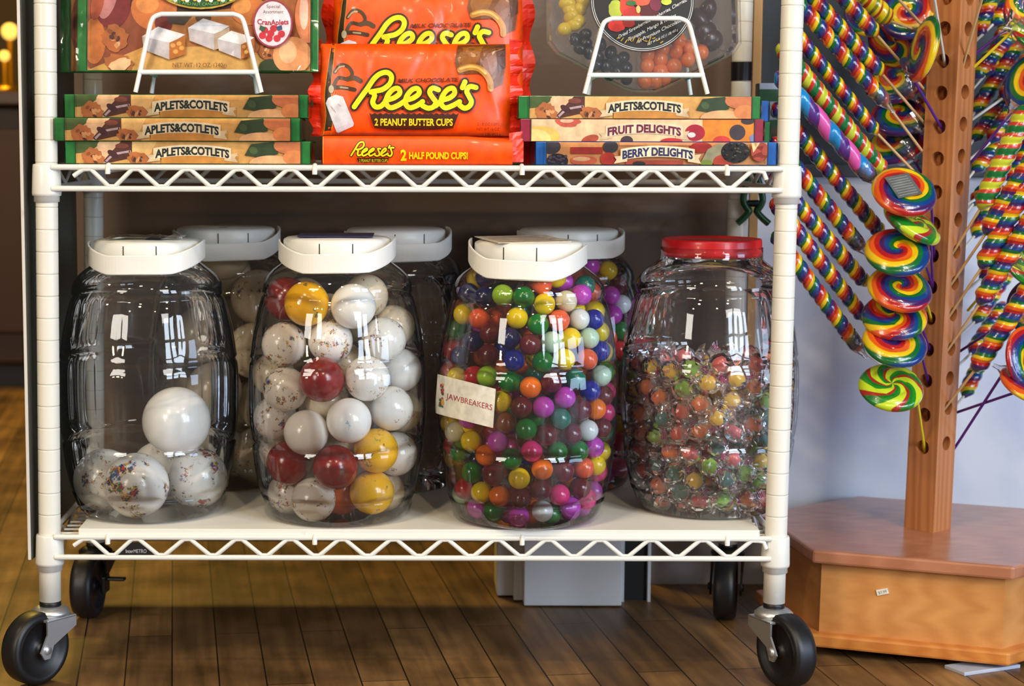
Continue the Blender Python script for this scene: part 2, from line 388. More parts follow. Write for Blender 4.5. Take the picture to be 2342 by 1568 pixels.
# white plinth under and behind the rack
q0 = WZ(1198, 1388, 0); q1 = WZ(1420, 1385, 0)
plm = pm('white_painted_wood', rgb(216, 218, 222), .5, var=.06, scale=8)
pl = thing('plinth', (q0.x, q0.y, 0), 'white painted square plinth standing on the floor behind the rack', 'plinth')
PT = .110
MB().box((q0.x, q0.y, .002), (q1.x, q0.y + .14, PT), bev=.002).build('body', plm, pl)
MB().box((q0.x - .012, q0.y + .03, .002), (q0.x, q0.y + .05, PT), bev=.001).build('moulding', plm, pl)
MB().box((q0.x - .034, q0.y + .055, .002), (q0.x, q0.y + .14, PT), bev=.002).build('stepped_side', plm, pl)
# black upright with thin white edges right of the plinth
u0 = WZ(1424, 1384, 0); u1 = WZ(1487, 1375, 0)
up = thing('upright_panel', (u0.x, u0.y + .02, 0), 'narrow black upright panel with thin white edges, right of the white plinth', 'panel')
MB().box((u0.x + .004, u0.y + .03, 0), (u1.x - .004, u0.y + .05, .16)).build('panel', M_BLKM, up)
MB().box((u0.x, u0.y + .02, 0), (u0.x + .004, u0.y + .05, .16)).build('edge_strip', plm, up)
MB().box((u1.x - .004, u0.y + .02, 0), (u1.x, u0.y + .05, .16)).build('edge_strip', plm, up)

# ================================================================== the rack
RY = W(935, 600, .0).y
DEP = .318
cart = thing('wire_shelving_rack', (0, .15, 0), 'white wire shelving rack on four black casters holding candy jars and boxes', 'shelf')
def post_line(xt, xb, Y):   # pixel x at y=0 and at y=1375
    return W(xt, 0, Y), W(xb, 1375, Y)
def on(line, z):
    a, b = line; t = (z - a.z) / (b.z - a.z); return a + (b - a) * t
PR = .0127
posts = {'fl': post_line(103, 115, 0), 'fr': post_line(1813, 1770, 0)}
for k, s in (('fl', 'rl'), ('fr', 'rr')):
    a, b = posts[k]; posts[s] = (a + Vector((0, DEP, 0)), b + Vector((0, DEP, 0)))
ZB = W(115, 1372, 0).z
for k, ln in posts.items():
    a = on(ln, ZB); b = on(ln, 1.15); M, Lg = align(a, b)
    prof = [(0.0001, 0), (PR, 0)]; mis = [0]
    z = .052
    while z < Lg - .01:
        prof += [(PR, z - .0016), (PR, z - .0008), (PR - .0004, z - .0004), (PR - .0004, z + .0004), (PR, z + .0008), (PR, z + .0016)]; mis += [0, 0, 0, 1, 0, 0]; z += .0254
    prof += [(PR, Lg), (0.0001, Lg)]; mis += [0, 0]
    mb = MB().lathe(prof, 32, M=M, mis=mis); mb.build('post', [M_POST, M_GROOVE], cart)
# black tape on the rear right post
a = on(posts['rr'], W(1700, 165, DEP).z)
MB().lathe([(PR + .0008, a.z - .011), (PR + .0009, a.z + .013)], 32, cx=a.x, cy=a.y).build('black_tape', pm('black_tape', rgb(16, 14, 18), .35), cart)

def wire_shelf(y_t, y_b, has_label):
    zt = W(935, y_t, -.012).z; zb = W(935, y_b, -.012).z; zm = (zt + zb) / 2
    pf0 = on(posts['fl'], zm); pf1 = on(posts['fr'], zm)
    sh = bpy.data.objects.new('wire_shelf', None); COL.objects.link(sh); sh.parent = cart; sh.location = Vector((0, .16, zb)) - cart.location
    x0, x1 = pf0.x + .012, pf1.x - .012; yf, yr = -.013, DEP + .013
    for (y) in (yf, yr):
        mb = MB(); mb.tube([(x0 - .004, y, zt), (x1 + .004, y, zt)], .0033, 10); mb.build('top_rail', M_WHITE, sh)
        mb = MB(); mb.tube([(x0 - .004, y, zb), (x1 + .004, y, zb)], .0033, 10); mb.build('bottom_rail', M_WHITE, sh)
        s = SCL(y); pk = [W(x, y_t, yf).x for x in ([200] + [310 + 118 * i for i in range(12)] + [1727])]
        pts = [(pk[0] - .016, y, zt - .010), (pk[0] - .006, y, zt - .003)]
        for i, xx in enumerate(pk):
            pts += [(xx - .004, y, zt - .0025), (xx + .004, y, zt - .0025)]
            if i < len(pk) - 1:
                m_ = (xx + pk[i + 1]) / 2; pts += [(m_ - .004, y, zb + .003), (m_ + .004, y, zb + .003)]
        pts += [(pk[-1] + .010, y, zt - .004), (pk[-1] + .013, y, zt - .012)]
        mb = MB(); mb.tube(pts, .0027, 8); mb.build('truss_wire', M_WHITE, sh)
    for xx in (on(posts['fl'], zm).x, on(posts['fr'], zm).x):
        mb = MB(); mb.tube([(xx, .012, zt), (xx, DEP - .012, zt)], .0033, 8); mb.tube([(xx, .012, zb), (xx, DEP - .012, zb)], .0033, 8)
        pts = []
        for i in range(7): pts.append((xx, .02 + i * (DEP - .04) / 6, zt - .003 if i % 2 else zb + .003))
        mb.tube(pts, .0027, 8); mb.build('side_truss', M_WHITE, sh)
    # deck: support rods running front to back over cross wires, each ends in a short drop at the front
    for xp in (247, 720, 1194, 1663):
        xx = W(xp, y_t, yf).x
        mb = MB(); mb.tube([(xx, yf - .0025, zt - .0075), (xx, yf - .0025, zt + .001), (xx, yf + .006, zt + .0025)], .003, 8)
        mb.tube([(xx, yf + .006, zt - .004), (xx, yr, zt - .004)], .0027, 8); mb.build('support_rod', M_WHITE, sh)
    n = 16
    for i in range(n):
        yy = yf + .02 + i * (yr - yf - .03) / (n - 1)
        mb = MB(); mb.tube([(x0, yy, zt + .0002), (x1, yy, zt + .0002)], .0014, 6); mb.build('deck_wire', M_WHITE, sh)
    for k, ln in posts.items():
        zt2 = W(105, y_t - 9, 0).z; zb2 = W(105, y_b + 14, 0).z
        A = on(ln, zb2); B = on(ln, zt2); M, Lg = align(A, B)
        mb = MB().lathe([(.0132, -.007), (.0146, -.007), (.0146, -.0005), (.0164, 0), (.0168, .003), (.0158, Lg - .002), (.0150, Lg), (.0129, Lg)], 32, M=M)
        mb.build('collar', M_WHITE, sh)
    if has_label:
        mb = MB(); xa, xb_ = W(258, y_b, yf).x, W(364, y_b, yf).x; xm = (xa + xb_) / 2
        mb.prism([(xa, zb + .003), (xb_, zb + .003), (xm + .004, zt - .006), (xm - .004, zt - .006)], 'y', yf - .0012, yf + .0002, 0, (.006, .006, .007))
        ik = Ink(0, 0, 1); ik.text('InterMETRO', xm - .0115, -(zb + .0055), xm + .0125, .0045, (.55, .55, .55), .0)
        ik.put(mb, lambda u, v, k: (u, yf - .0012 - .0002, v))
        o = mb.build('name_plate', [M_PRINT], sh); o['label'] = 'black triangular name plate with white lettering'
    return sh
S1 = wire_shelf(384, 433, False)
S2 = wire_shelf(1229, 1275, True)
ZS1 = W(935, 384, -.012).z + .0035
ZS2 = W(935, 1229, -.012).z + .0035
# side panel on the left, reaching from front to back
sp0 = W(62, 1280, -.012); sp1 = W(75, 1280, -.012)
mb = MB(); mb.box((sp0.x + .0045, -.010, sp0.z), (sp0.x + .0062, .316, 1.15)); o = mb.build('panel_inner_shade', pm('grey_panel_shade', rgb(62, 62, 54), .5), cart)  # dark sheet puts the shade on the panel's inner face into its colour
mb = MB(); mb.box((sp0.x + .001, -.012, sp0.z), (sp0.x + .0045, .318, 1.15), bev=.0006)
o = mb.build('side_panel', pm('white_side_panel', rgb(214, 206, 196), .5, var=.05, dirt=((.45, .3, .25), 30, .66)), cart); o['label'] = 'thin white side panel'

def caster(ln, ang, trail, face, side):
    """ang: direction the wheel trails (radians in plan)"""
    top = on(ln, ZB); R_ = .0425; w = .014
    d = Vector((math.cos(ang), math.sin(ang), 0)); n = Vector((-d.y, d.x, 0))
    c = Vector((top.x, top.y, 0)) + d * trail; c.z = R_ + .0008
    ca = bpy.data.objects.new('caster', None); COL.objects.link(ca); ca.parent = cart; ca.location = Vector((top.x, top.y, 0)) - cart.location
    B = Matrix(((d.x, n.x, 0, c.x), (d.y, n.y, 0, c.y), (0, 0, 1, c.z), (0, 0, 0, 1)))
    B2 = B @ Matrix.Rotation(PI / 2, 4, 'X')
    prof = [(.0001, -.010), (.006, -.0145), (.0075, -.010), (.012, -.008), (.030, -.009), (.0325, -w), (.039, -w), (.0418, -.0105), (R_, -.005), (R_, .005), (.0418, .0105), (.039, w), (.0325, w), (.030, .009), (.012, .008), (.0075, .010), (.006, .0145), (.0001, .010)]
    MB().lathe(prof, 48, M=B2).build('wheel', M_BLACK, ca)
    ztop = top.z
    zp = ztop - .012; zc = c.z
    # fork: bridge plate and two tapering cheeks
    mb = MB(); T = Matrix(((d.x, n.x, 0, 0), (d.y, n.y, 0, 0), (0, 0, 1, 0), (0, 0, 0, 1)))
    ox = top.x * d.x + top.y * d.y; oy = top.x * n.x + top.y * n.y; cx_ = ox + trail
    zpl = min(zp - .006, 2 * R_ + .010)
    mb.box((ox - .021, oy - .021, zpl - .002), (ox + .023, oy + .021, zpl + .001), M=T, bev=.0008)
    for sg in (-1, 1):
        ol = [(ox - .021, zpl), (ox - .021, zpl - .012), (cx_ - .010, zc + .004), (cx_ - .004, zc - .0105), (cx_ + .004, zc - .0105), (cx_ + .0095, zc - .002), (ox + .023, zpl - .016), (ox + .023, zpl)]
        y0 = oy + sg * .0185; y1 = oy + sg * .0210
        mb.prism(ol, 'y', y0, y1, M=T)
        M3 = T @ Matrix.Translation((cx_, y1, zc)) @ Matrix.Rotation(-PI / 2 * sg, 4, 'X')
        mb.lathe([(.0001, .0025), (.0045, .0025), (.0055, .0), (.0055, -.001)], 16, M=M3)
    o = mb.build('fork', M_CHROME if face else M_BLKM, ca)
    mb = MB(); mb.lathe([(.0001, zpl), (.020, zpl), (.0225, zpl + .003), (.0225, zpl + .006), (.018, zpl + .010), (.0135, zpl + .012), (.0001, zpl + .012)], 32, cx=top.x, cy=top.y)
    mb.build('swivel_ring', M_CHROME if face else M_BLKM, ca)
    MB().lathe([(.0001, zpl + .01), (.0125, zpl + .01), (.0125, ztop + .001), (.0001, ztop + .001)], 24, cx=top.x, cy=top.y).build('stem_bumper', M_BLKM, ca)
    if side:
        mb = MB(); mb.box((cx_ - .012, oy + side * .021, zc - .008), (cx_ + .012, oy + side * .026, zc + .014), M=T, bev=.001)
        mb.box((cx_ - .006, oy + side * .026, zc + .008), (cx_ + .006, oy + side * .050, zc + .0115), M=T, bev=.001); mb.build('brake_lever', M_BLKM, ca)
    return ca
caster(posts['fl'], math.atan2(-.79, -.61), .024, True, 0)
caster(posts['fr'], math.atan2(-.90, .42), .026, True, 0)
caster(posts['rl'], math.atan2(-1, -.12), .036, False, 1)
caster(posts['rr'], math.atan2(-.97, -.22), .036, False, 0)

# liner board lying on the lower shelf
lx0 = W(180, 1215, -.01).x; lx1 = W(1737, 1215, -.01).x
LT = ZS2 + .0062
tag(MB().box((lx0, -.012, ZS2 - .0015), (lx1, .33, LT), bev=.001).build('shelf_liner', M_LINER, origin=(0, .1, ZS2)), 'white board lining the lower wire shelf under the jars', 'shelf liner')

# green spring clamp on the lath
cl = thing('spring_clamp', tuple(W(1722, 455, .293)), 'dark green plastic spring clamp hanging in front of the rear right post', 'clamp')
gm = pm('green_clamp_plastic', rgb(6, 70, 32), .35, var=.1, coat=.2)
def P2(pts, Y): return [W(a, b, Y) for a, b in pts]
for sg in (-1, 1):
    X = lambda x: 1722 + sg * (x - 1722)
    pts = P2([(X(1725), 395), (X(1734), 412), (X(1742), 440), (X(1744), 460), (X(1736), 476), (X(1730), 482), (X(1742), 497), (X(1758), 511)], .293)
    mb = MB(); mb.tube(smooth_path(pts, 3), .0045, 10, rs=None, sx=1.5); o = mb.build('jaw', gm, cl)
MB().tube([W(1709, 465, .293), W(1735, 465, .293)], .0045, 10).build('hinge', pm('clamp_spring', rgb(10, 30, 24), .4, .5), cl)

# ================================================================== jars and their sweets
# barrel profile: (height above the base, radius), in pixels of the photograph at the jar's own depth
BAR = [(0, .01), (0, 130), (2, 146), (8, 158), (22, 167), (46, 176), (54, 179), (58, 176), (62, 181), (110, 191), (168, 199), (172, 196), (177, 196), (181, 200), (225, 203.5), (270, 205),
       (320, 205), (355, 203.5), (361, 200), (366, 200), (372, 203), (378, 201), (430, 193), (480, 182), (505, 175), (509, 171), (514, 171), (518, 174), (540, 170), (556, 160), (568, 147), (578, 133), (585, 124), (590, 119), (618, 118), (618, 112), (592, 112)]
RIBS = 18
def rib_mod(a, z, r): return 1.0
class Jar: pass
def jar_radius(J, z):
    h = (z - J.z) * J.s / J.hk; hs = [p[0] for p in BAR[1:34]]; rs = [p[1] for p in BAR[1:34]]
    return float(np.interp(h, hs, rs)) / J.s * J.k
def make_jar(name_, px, Yc, label, lid, k=1.0, hk=1.0, top_sticker=None, tilt=0.0):
    J = Jar(); J.x = W(px, 900, Yc).x; J.y = Yc; J.z = LT + .0006; J.hk = hk; J.s = 1922.0; J.k = k; s = J.s
    t = thing('candy_jar', (J.x, J.y, J.z), label, 'jar', None); J.root = t
    hb = [b * hk / s for b, _ in BAR]
    def mod(a, z, r):
        h = (z - J.z) * s / hk
        m = 0.0
        if 186 < h < 356 or 384 < h < 500 or 66 < h < 164:
            e = min(1.0, min(abs(h - q) for q in (186, 356, 384, 500, 66, 164)) / 12)
            m = .012 * e * (abs(math.sin(a * RIBS / 2 + .3)) ** .5)
            m -= .006 * e
        return 1 + m
    prof = []
    for i in range(len(BAR) - 1):
        (h0, r0), (h1, r1) = BAR[i], BAR[i + 1]; n = max(1, int(abs(h1 - h0) / 14))
        for j in range(n): q = j / n; prof.append(((r0 + (r1 - r0) * q) / s * k, J.z + (h0 + (h1 - h0) * q) * hk / s))
    prof.append((BAR[-1][1] / s * k, J.z + BAR[-1][0] * hk / s))
    mb = MB().lathe(prof, 216, cx=J.x, cy=J.y, mod=mod)
    mb.build('body', M_JAR, t)
    zl = J.z + 590 * hk / s
    J.zl = zl
    if lid == 'red':
        R_ = 115 / s
        def md(a, z, r): return 1 + (.004 * (1 if int(a * 60 / PI) % 2 else 0) if r > R_ * .97 and zl + .006 < z < zl + .022 else 0)
        mb = MB().lathe([(R_ * .97, zl + .003), (R_, zl + .004), (R_ * 1.003, zl + .007), (R_, zl + .022), (R_ * .99, zl + .024), (R_ * .955, zl + .0243), (R_ * .945, zl + .0232), (.0001, zl + .0228)], 120, cx=J.x, cy=J.y, mod=md)
        mb.build('lid', M_RED, t)
    else:
        R_ = 122 / s; H = .0262
        mb = MB().lathe([(R_ * .985, zl - .001), (R_, zl), (R_, zl + H * .86), (R_ * .985, zl + H * .93), (R_ * .93, zl + H), (.0001, zl + H + .0012)], 96, cx=J.x, cy=J.y)
        ld = mb.build('lid', M_LID, t)
        # two moulded seams on the front of the lid
        base = lid[0]
        for da in (-.31, .30, ):
            a = -PI / 2 + base + da
            Mx = Matrix.Translation((J.x + R_ * math.cos(a), J.y + R_ * math.sin(a), zl)) @ Matrix.Rotation(a, 4, 'Z')
            MB().box((-.0015, -.0006, .003), (.0004, .0006, .0215), M=Mx).build('seam', M_SLOT, ld)
        # carrying strap, pivoting at the lid's sides and hanging over its front
        hw = .0112; th = .0013; nn = 48
        pts = []
        for i in range(nn + 1):
            u = i / nn * PI; c_, s_ = math.cos(u), math.sin(u)
            px_ = (R_ + .0045) * (abs(c_) ** .85) * (1 if c_ > 0 else -1); py_ = -(R_ + .0035 + lid[1]) * (s_ ** .8)
            dz = H * .55 - lid[2] * min(1, s_ * 1.15) ** 1.5
            a = base; pts.append((J.x + px_ * math.cos(a) - py_ * math.sin(a), J.y + px_ * math.sin(a) + py_ * math.cos(a), zl + dz + lid[3] * c_))
        mb = MB(); vv = []; ff = []
        for i, p in enumerate(pts):
            o = Vector((p[0] - J.x, p[1] - J.y, 0)).normalized() * th
            q = Vector(p)
            for (sg, zz) in ((1, -hw), (1, -hw + .001), (1, hw - .001), (1, hw), (-1, hw), (-1, -hw)):
                e = .6 if zz in (-hw, hw) else 1
                vv.append(q + o * sg * e + Vector((0, 0, zz)))
            if i:
                for j in range(6): ff.append(((i - 1) * 6 + j, (i - 1) * 6 + (j + 1) % 6, i * 6 + (j + 1) % 6, i * 6 + j))
        ff += [tuple(range(6)), tuple(range((nn) * 6, nn * 6 + 6))[::-1]]
        mb.add(vv, ff, smooth=False); mb.build('strap', M_LID, ld)
        if top_sticker:
            zt_ = zl + H + .0014
            if top_sticker == 'blue':
                mb = MB().box((J.x - .045, J.y - .036, zt_), (J.x + .043, J.y + .036, zt_ + .0016), bev=.0005); o = mb.build('lid_label', pm('dark_blue_label', rgb(44, 44, 80), .3), ld); o['label'] = 'dark blue label on the lid'
            elif top_sticker == 'paper':
                Mx = Matrix.Translation((J.x - .008, J.y - .01, zt_)) @ Matrix.Rotation(.35, 4, 'Z') @ Matrix.Rotation(.05, 4, 'X')
                mb = MB().box((-.046, -.036, .0004), (.046, .036, .0012), M=Mx, col=rgb(214, 200, 176))
                for i in range(9): mb.box((-.040, -.030 + i * .0068, .0012), (.030 + .008 * (i % 3 == 0), -.0278 + i * .0068, .00135), M=Mx, col=rgb(120, 92, 66))
                o = mb.build('lid_label', M_PRINT, ld); o['label'] = 'beige printed paper label'
            elif top_sticker == 'wrap':
                vv = []; ff = []; rd = random.Random(4); n = 12
                for i in range(n):
                    for j in range(n): vv.append((J.x - .045 + .09 * i / (n - 1), J.y - .035 + .07 * j / (n - 1), zt_ + .0006 + .003 * rd.random()))
                for i in range(n - 1):
                    for j in range(n - 1): ff.append((i * n + j, (i + 1) * n + j, (i + 1) * n + j + 1, i * n + j + 1))
                o = MB().add(vv, ff).build('plastic_film', M_CELLO, ld)
                MB().box((J.x + .002, J.y - .03, zt_ + .0001), (J.x + .022, J.y + .002, zt_ + .0005)).build('lid_label', pm('dark_blue_label', rgb(44, 44, 80), .3), ld)
    return J

J1 = make_jar('j', 341, .087, 'leftmost front barrel jar with white strap lid, holding five giant jawbreakers', (0.0, .006, .014, .001), k=1.0, hk=.985, top_sticker='wrap')
J2 = make_jar('j', 772, .068, 'front barrel jar with white strap lid full of large white, red and yellow jawbreakers', (0.02, .006, .015, .0015), k=.985, top_sticker='blue')
J3 = make_jar('j', 1206, .055, 'front barrel jar packed with small multicoloured jawbreakers and a white paper label', (-.22, .010, .018, -.003), k=1.0, hk=.99, top_sticker='paper')
J4 = make_jar('j', 1621, .118, 'rightmost front jar with red screw lid, two thirds full of wrapped sweets', 'red', k=1.0, hk=.995)
R1 = make_jar('j', 520, .285, 'rear jar with white strap lid, full of big cream balls, between the left jars', (.25, .004, .016, .002), k=.95, hk=1.0)
R2 = make_jar('j', 905, .272, 'nearly empty rear jar with white strap lid, between the second and third front jars', (.30, .004, .016, .002), k=.95, hk=1.0)
R3 = make_jar('j', 1296, .272, 'rear barrel jar of small coloured jawbreakers, behind the multicoloured front jar', (.22, .004, .012, .001), k=.95, hk=1.0)

# ---- ball materials: sugar shell with speckles
def ball_mat(name, base, specks, amt, rough=.22, size=60):
    m, nt, b = nodes(name); L = nt.links
    tc = N(nt, 'ShaderNodeTexCoord'); oi = N(nt, 'ShaderNodeObjectInfo'); ad = N(nt, 'ShaderNodeVectorMath', operation='ADD')
    sc_ = N(nt, 'ShaderNodeVectorMath', operation='SCALE'); L.new(oi.outputs['Random'], sc_.inputs[0]); sc_.inputs[3].default_value = 37
    L.new(tc.outputs['Object'], ad.inputs[0]); L.new(sc_.outputs[0], ad.inputs[1])
    no = N(nt, 'ShaderNodeTexNoise'); no.inputs['Scale'].default_value = size * .05; no.inputs['Detail'].default_value = 6; no.inputs['Roughness'].default_value = .75; L.new(ad.outputs[0], no.inputs['Vector'])
    no2 = N(nt, 'ShaderNodeTexNoise'); no2.inputs['Scale'].default_value = 1.1; no2.inputs['Detail'].default_value = 2; L.new(ad.outputs[0], no2.inputs['Vector'])
    hue = N(nt, 'ShaderNodeTexNoise'); hue.inputs['Scale'].default_value = size * .045; hue.inputs['Detail'].default_value = 4; L.new(ad.outputs[0], hue.inputs['Vector'])
    cr = N(nt, 'ShaderNodeValToRGB'); cr.color_ramp.interpolation = 'CONSTANT'; e = cr.color_ramp.elements
    while len(e) < len(specks): e.new(.5)
    for i, c in enumerate(specks): e[i].position = 0 if i == 0 else .34 + .32 * i / len(specks); e[i].color = (*c, 1)
    L.new(hue.outputs['Fac'], cr.inputs[0])
    sm = N(nt, 'ShaderNodeMath', operation='MULTIPLY_ADD'); L.new(no2.outputs['Fac'], sm.inputs[0]); sm.inputs[1].default_value = .55; sm.inputs[2].default_value = -.275
    s2 = N(nt, 'ShaderNodeMath', operation='ADD'); L.new(no.outputs['Fac'], s2.inputs[0]); L.new(sm.outputs[0], s2.inputs[1])
    r = N(nt, 'ShaderNodeMapRange'); r.inputs[1].default_value = amt; r.inputs[2].default_value = amt + .06; L.new(s2.outputs[0], r.inputs[0])
    x = N(nt, 'ShaderNodeMix', data_type='RGBA'); L.new(r.outputs[0], x.inputs[0]); x.inputs[6].default_value = (*base, 1); L.new(cr.outputs[0], x.inputs[7])
    L.new(x.outputs[2], b.inputs['Base Color']); b.inputs['Roughness'].default_value = rough; b.inputs['Coat Weight'].default_value = .35; b.inputs['Coat Roughness'].default_value = .12
    return m
SP = [rgb(20, 100, 150), rgb(170, 40, 70), rgb(40, 130, 80), rgb(230, 160, 40), rgb(20, 60, 120), rgb(190, 70, 50)]
DK = [rgb(40, 40, 50), rgb(30, 80, 50), rgb(90, 30, 30)]
BM = {
 'white': ball_mat('white_speckled_candy', rgb(238, 234, 224), SP, .60, size=96), 'smooth': ball_mat('plain_white_candy', rgb(244, 242, 236), [rgb(230, 200, 120), rgb(150, 190, 210)], .70),
 'splash': ball_mat('white_colour_splashed_candy', rgb(240, 236, 228), SP, .54, size=60),
 'heavy': ball_mat('white_splashed_candy', rgb(236, 230, 222), SP, .545, size=84), 'dull': ball_mat('cream_speckled_candy', rgb(222, 206, 178), SP, .62, size=96),
 'yellowbig': ball_mat('golden_speckled_candy', rgb(246, 186, 10), [rgb(190, 90, 20), rgb(60, 120, 60), rgb(120, 60, 20)], .62), 'redbig': ball_mat('dark_red_candy', rgb(138, 22, 24), DK, .66),
 'orangebig': ball_mat('burnt_orange_candy', rgb(196, 84, 20), DK, .7)}
SB = {'yellow': (245, 214, 10), 'orange': (242, 118, 22), 'green': (6, 118, 44), 'magenta': (198, 70, 190), 'maroon': (104, 30, 44), 'pink': (236, 52, 128), 'blue': (22, 40, 150),
      'navy': (26, 30, 92), 'white': (224, 232, 228), 'mint': (196, 226, 200), 'cream': (232, 226, 190), 'red': (206, 40, 50), 'teal': (6, 110, 90), 'lime': (160, 206, 60), 'brown': (130, 62, 26), 'coral': (238, 100, 60)}
for k_, c in SB.items():
    BM['s_' + k_] = ball_mat('small_' + k_ + '_candy', rgb(*c), [rgb(*[int(q * .35) for q in c]), rgb(60, 60, 70)], .70, size=50)
BALL = {}
def ball_mesh(m):
    if m not in BALL:
        me = bpy.data.meshes.new('candy_ball'); bm = bmesh.new(); bmesh.ops.create_icosphere(bm, subdivisions=4, radius=1)
        for f in bm.faces: f.smooth = True
        bm.to_mesh(me); bm.free(); me.materials.append(BM[m]); BALL[m] = me
    return BALL[m]
def put_ball(c, r, m, label, group, name='jawbreaker', cat='candy'):
    o = bpy.data.objects.new(name, ball_mesh(m)); COL.objects.link(o); o.location = c; o.scale = (r, r, r)
    rd = random.Random(int(c[0] * 1e5) ^ int(c[2] * 1e5)); o.rotation_euler = (rd.random() * 6, rd.random() * 6, rd.random() * 6)
    return tag(o, label, cat, group)
def seat(J, px, py, r, back=0.0):
    """the place where a ball seen at this pixel lies against the front of the jar"""
    d = ray(px, py); best = None
    for i in range(400):
        y = J.y - .11 + i * .0005; p = CO + d * ((y - CO.y) / d.y)
        lim = jar_radius(J, p.z) - r - .0025
        if lim <= 0: continue
        q = math.hypot(p.x - J.x, p.y - J.y)
        if q <= lim: return Vector((p.x, p.y + back, p.z))
        if best is None or q - lim < best[0]: best = (q - lim, p, lim)
    p, lim = best[1], best[2]; v = Vector((p.x - J.x, p.y - J.y, 0)); v = v.normalized() * lim
    return Vector((J.x + v.x, J.y + v.y, p.z))
def relax(J, pts, rads, it=120, keep=.55):
    P = np.array([tuple(p) for p in pts]); R_ = np.array(rads); T = P.copy(); n = len(P)
    for _ in range(it):
        D = P[:, None] - P[None]; d = np.sqrt((D ** 2).sum(-1)) + np.eye(n); S = R_[:, None] + R_[None]
        ov = np.clip(S - d, 0, None) * (1 - np.eye(n)); mv = (D / d[..., None] * ov[..., None] * .42).sum(1)
        P += mv
        P[:, 2] = np.maximum(P[:, 2], J.z + .0022 + R_)
        for i in range(n):
            lim = min(jar_radius(J, P[i, 2] + R_[i] * q) for q in (-.6, 0, .6)) - R_[i] - .0022
            q = math.hypot(P[i, 0] - J.x, P[i, 1] - J.y)
            if q > lim: P[i, 0] = J.x + (P[i, 0] - J.x) * lim / q; P[i, 1] = J.y + (P[i, 1] - J.y) * lim / q
    return [Vector(p) for p in P]
def fill(J, pts, rads, r, zmax, n, seed, shell=0.0, tries=60000):
    rd = random.Random(seed); out = []; P = [(p[0], p[1], p[2], q) for p, q in zip(pts, rads)]; c = 0
    for _ in range(tries):
        if c >= n: break
        z = J.z + r + .003 + rd.random() * (zmax - J.z - r); lim = jar_radius(J, z) - r - .0025
        if lim <= 0: continue
        q = lim * math.sqrt(shell + (1 - shell) * rd.random()) if rd.random() < .6 else lim; a = rd.random() * 2 * PI; x = J.x + q * math.cos(a); y = J.y + q * math.sin(a)
        if all((x - b[0]) ** 2 + (y - b[1]) ** 2 + (z - b[2]) ** 2 > ((r + b[3]) * .93) ** 2 for b in P):
            P.append((x, y, z, r)); out.append(Vector((x, y, z))); c += 1
    return out
WORD = {'white': 'speckled white', 'smooth': 'plain white', 'heavy': 'colour-splashed white', 'dull': 'dull cream', 'yellowbig': 'golden yellow', 'redbig': 'dark red', 'orangebig': 'burnt orange'}
for k_ in SB: WORD['s_' + k_] = {'magenta': 'magenta', 'mint': 'mint green', 'navy': 'navy blue', 'lime': 'lime green', 'coral': 'coral orange', 'teal': 'teal green', 'cream': 'cream'}.get(k_, k_)
def pixel(p):
    q = CR.transposed() @ (Vector(p) - CO); return (PCX + F_PX * q.x / -q.z, 784 - F_PX * q.y / -q.z)
def labels_for(J, pts, mats, size, noun, where):
    """one label per ball in sight: its colour, its place in the jar and the neighbours that touch it in the photograph"""
    px = [pixel(p) for p in pts]; cx = pixel((J.x, J.y, J.z + .15))[0]
    zs = [p[1] for p in px]; y0, y1 = min(zs), max(zs) + 1; used = {}; out = []
    hor = lambda x: ['far left', 'centre left', 'centre', 'centre right', 'far right'][min(4, max(0, int((x - cx + 185) / 74)))]
    ver = lambda y: ['top', 'upper', 'middle', 'lower', 'bottom'][min(4, int(5 * (y - y0) / (y1 - y0)))]
    for i, (x, y) in enumerate(px):
        me_ = WORD[mats[i]]
        nb = []
        for dn, (ax, ay) in (('above', (0, -1)), ('right', (1, 0)), ('below', (0, 1)), ('left', (-1, 0))):
            c = [(math.hypot(a - x, b - y), j) for j, (a, b) in enumerate(px) if j != i and (a - x) * ax + (b - y) * ay > .7 * math.hypot(a - x, b - y)]
            nb.append((dn, WORD[mats[min(c)[1]]] if c else None))
        opts = []
        base = f"{me_} {noun}, {hor(x)}, {ver(y)} fifth of {where}"
        opts.append(base)
        for dn, w in nb:
            if w: opts.append(base + {'above': f', under {w}', 'right': f', left of {w}', 'below': f', over {w}', 'left': f', right of {w}'}[dn])
        (a1, w1), (a2, w2), (a3, w3), (a4, w4) = nb
        base2 = f"{me_} {noun}, {hor(x)} of {where.replace('the ', '')}"
        if w1 and w2: opts.append(base2 + f", under {w1}, left of {w2}")
        if w3 and w4: opts.append(base2 + f", over {w3}, right of {w4}")
        if w1 and w4: opts.append(base2 + f", under {w1}, right of {w4}")
        if w2 and w3: opts.append(base2 + f", over {w3}, left of {w2}")
        out.append(opts)
    res = [None] * len(px)
    for lvl in range(12):
        cnt = {}
        for i, o in enumerate(out):
            if res[i] is None and lvl < len(o): cnt[o[lvl]] = cnt.get(o[lvl], 0) + 1
        tk = set(res)
        for i, o in enumerate(out):
            if res[i] is None and lvl < len(o) and cnt[o[lvl]] == 1 and o[lvl] not in tk: res[i] = o[lvl]
    for i, o in enumerate(out):
        if res[i] is None: res[i] = o[-1]
    return res

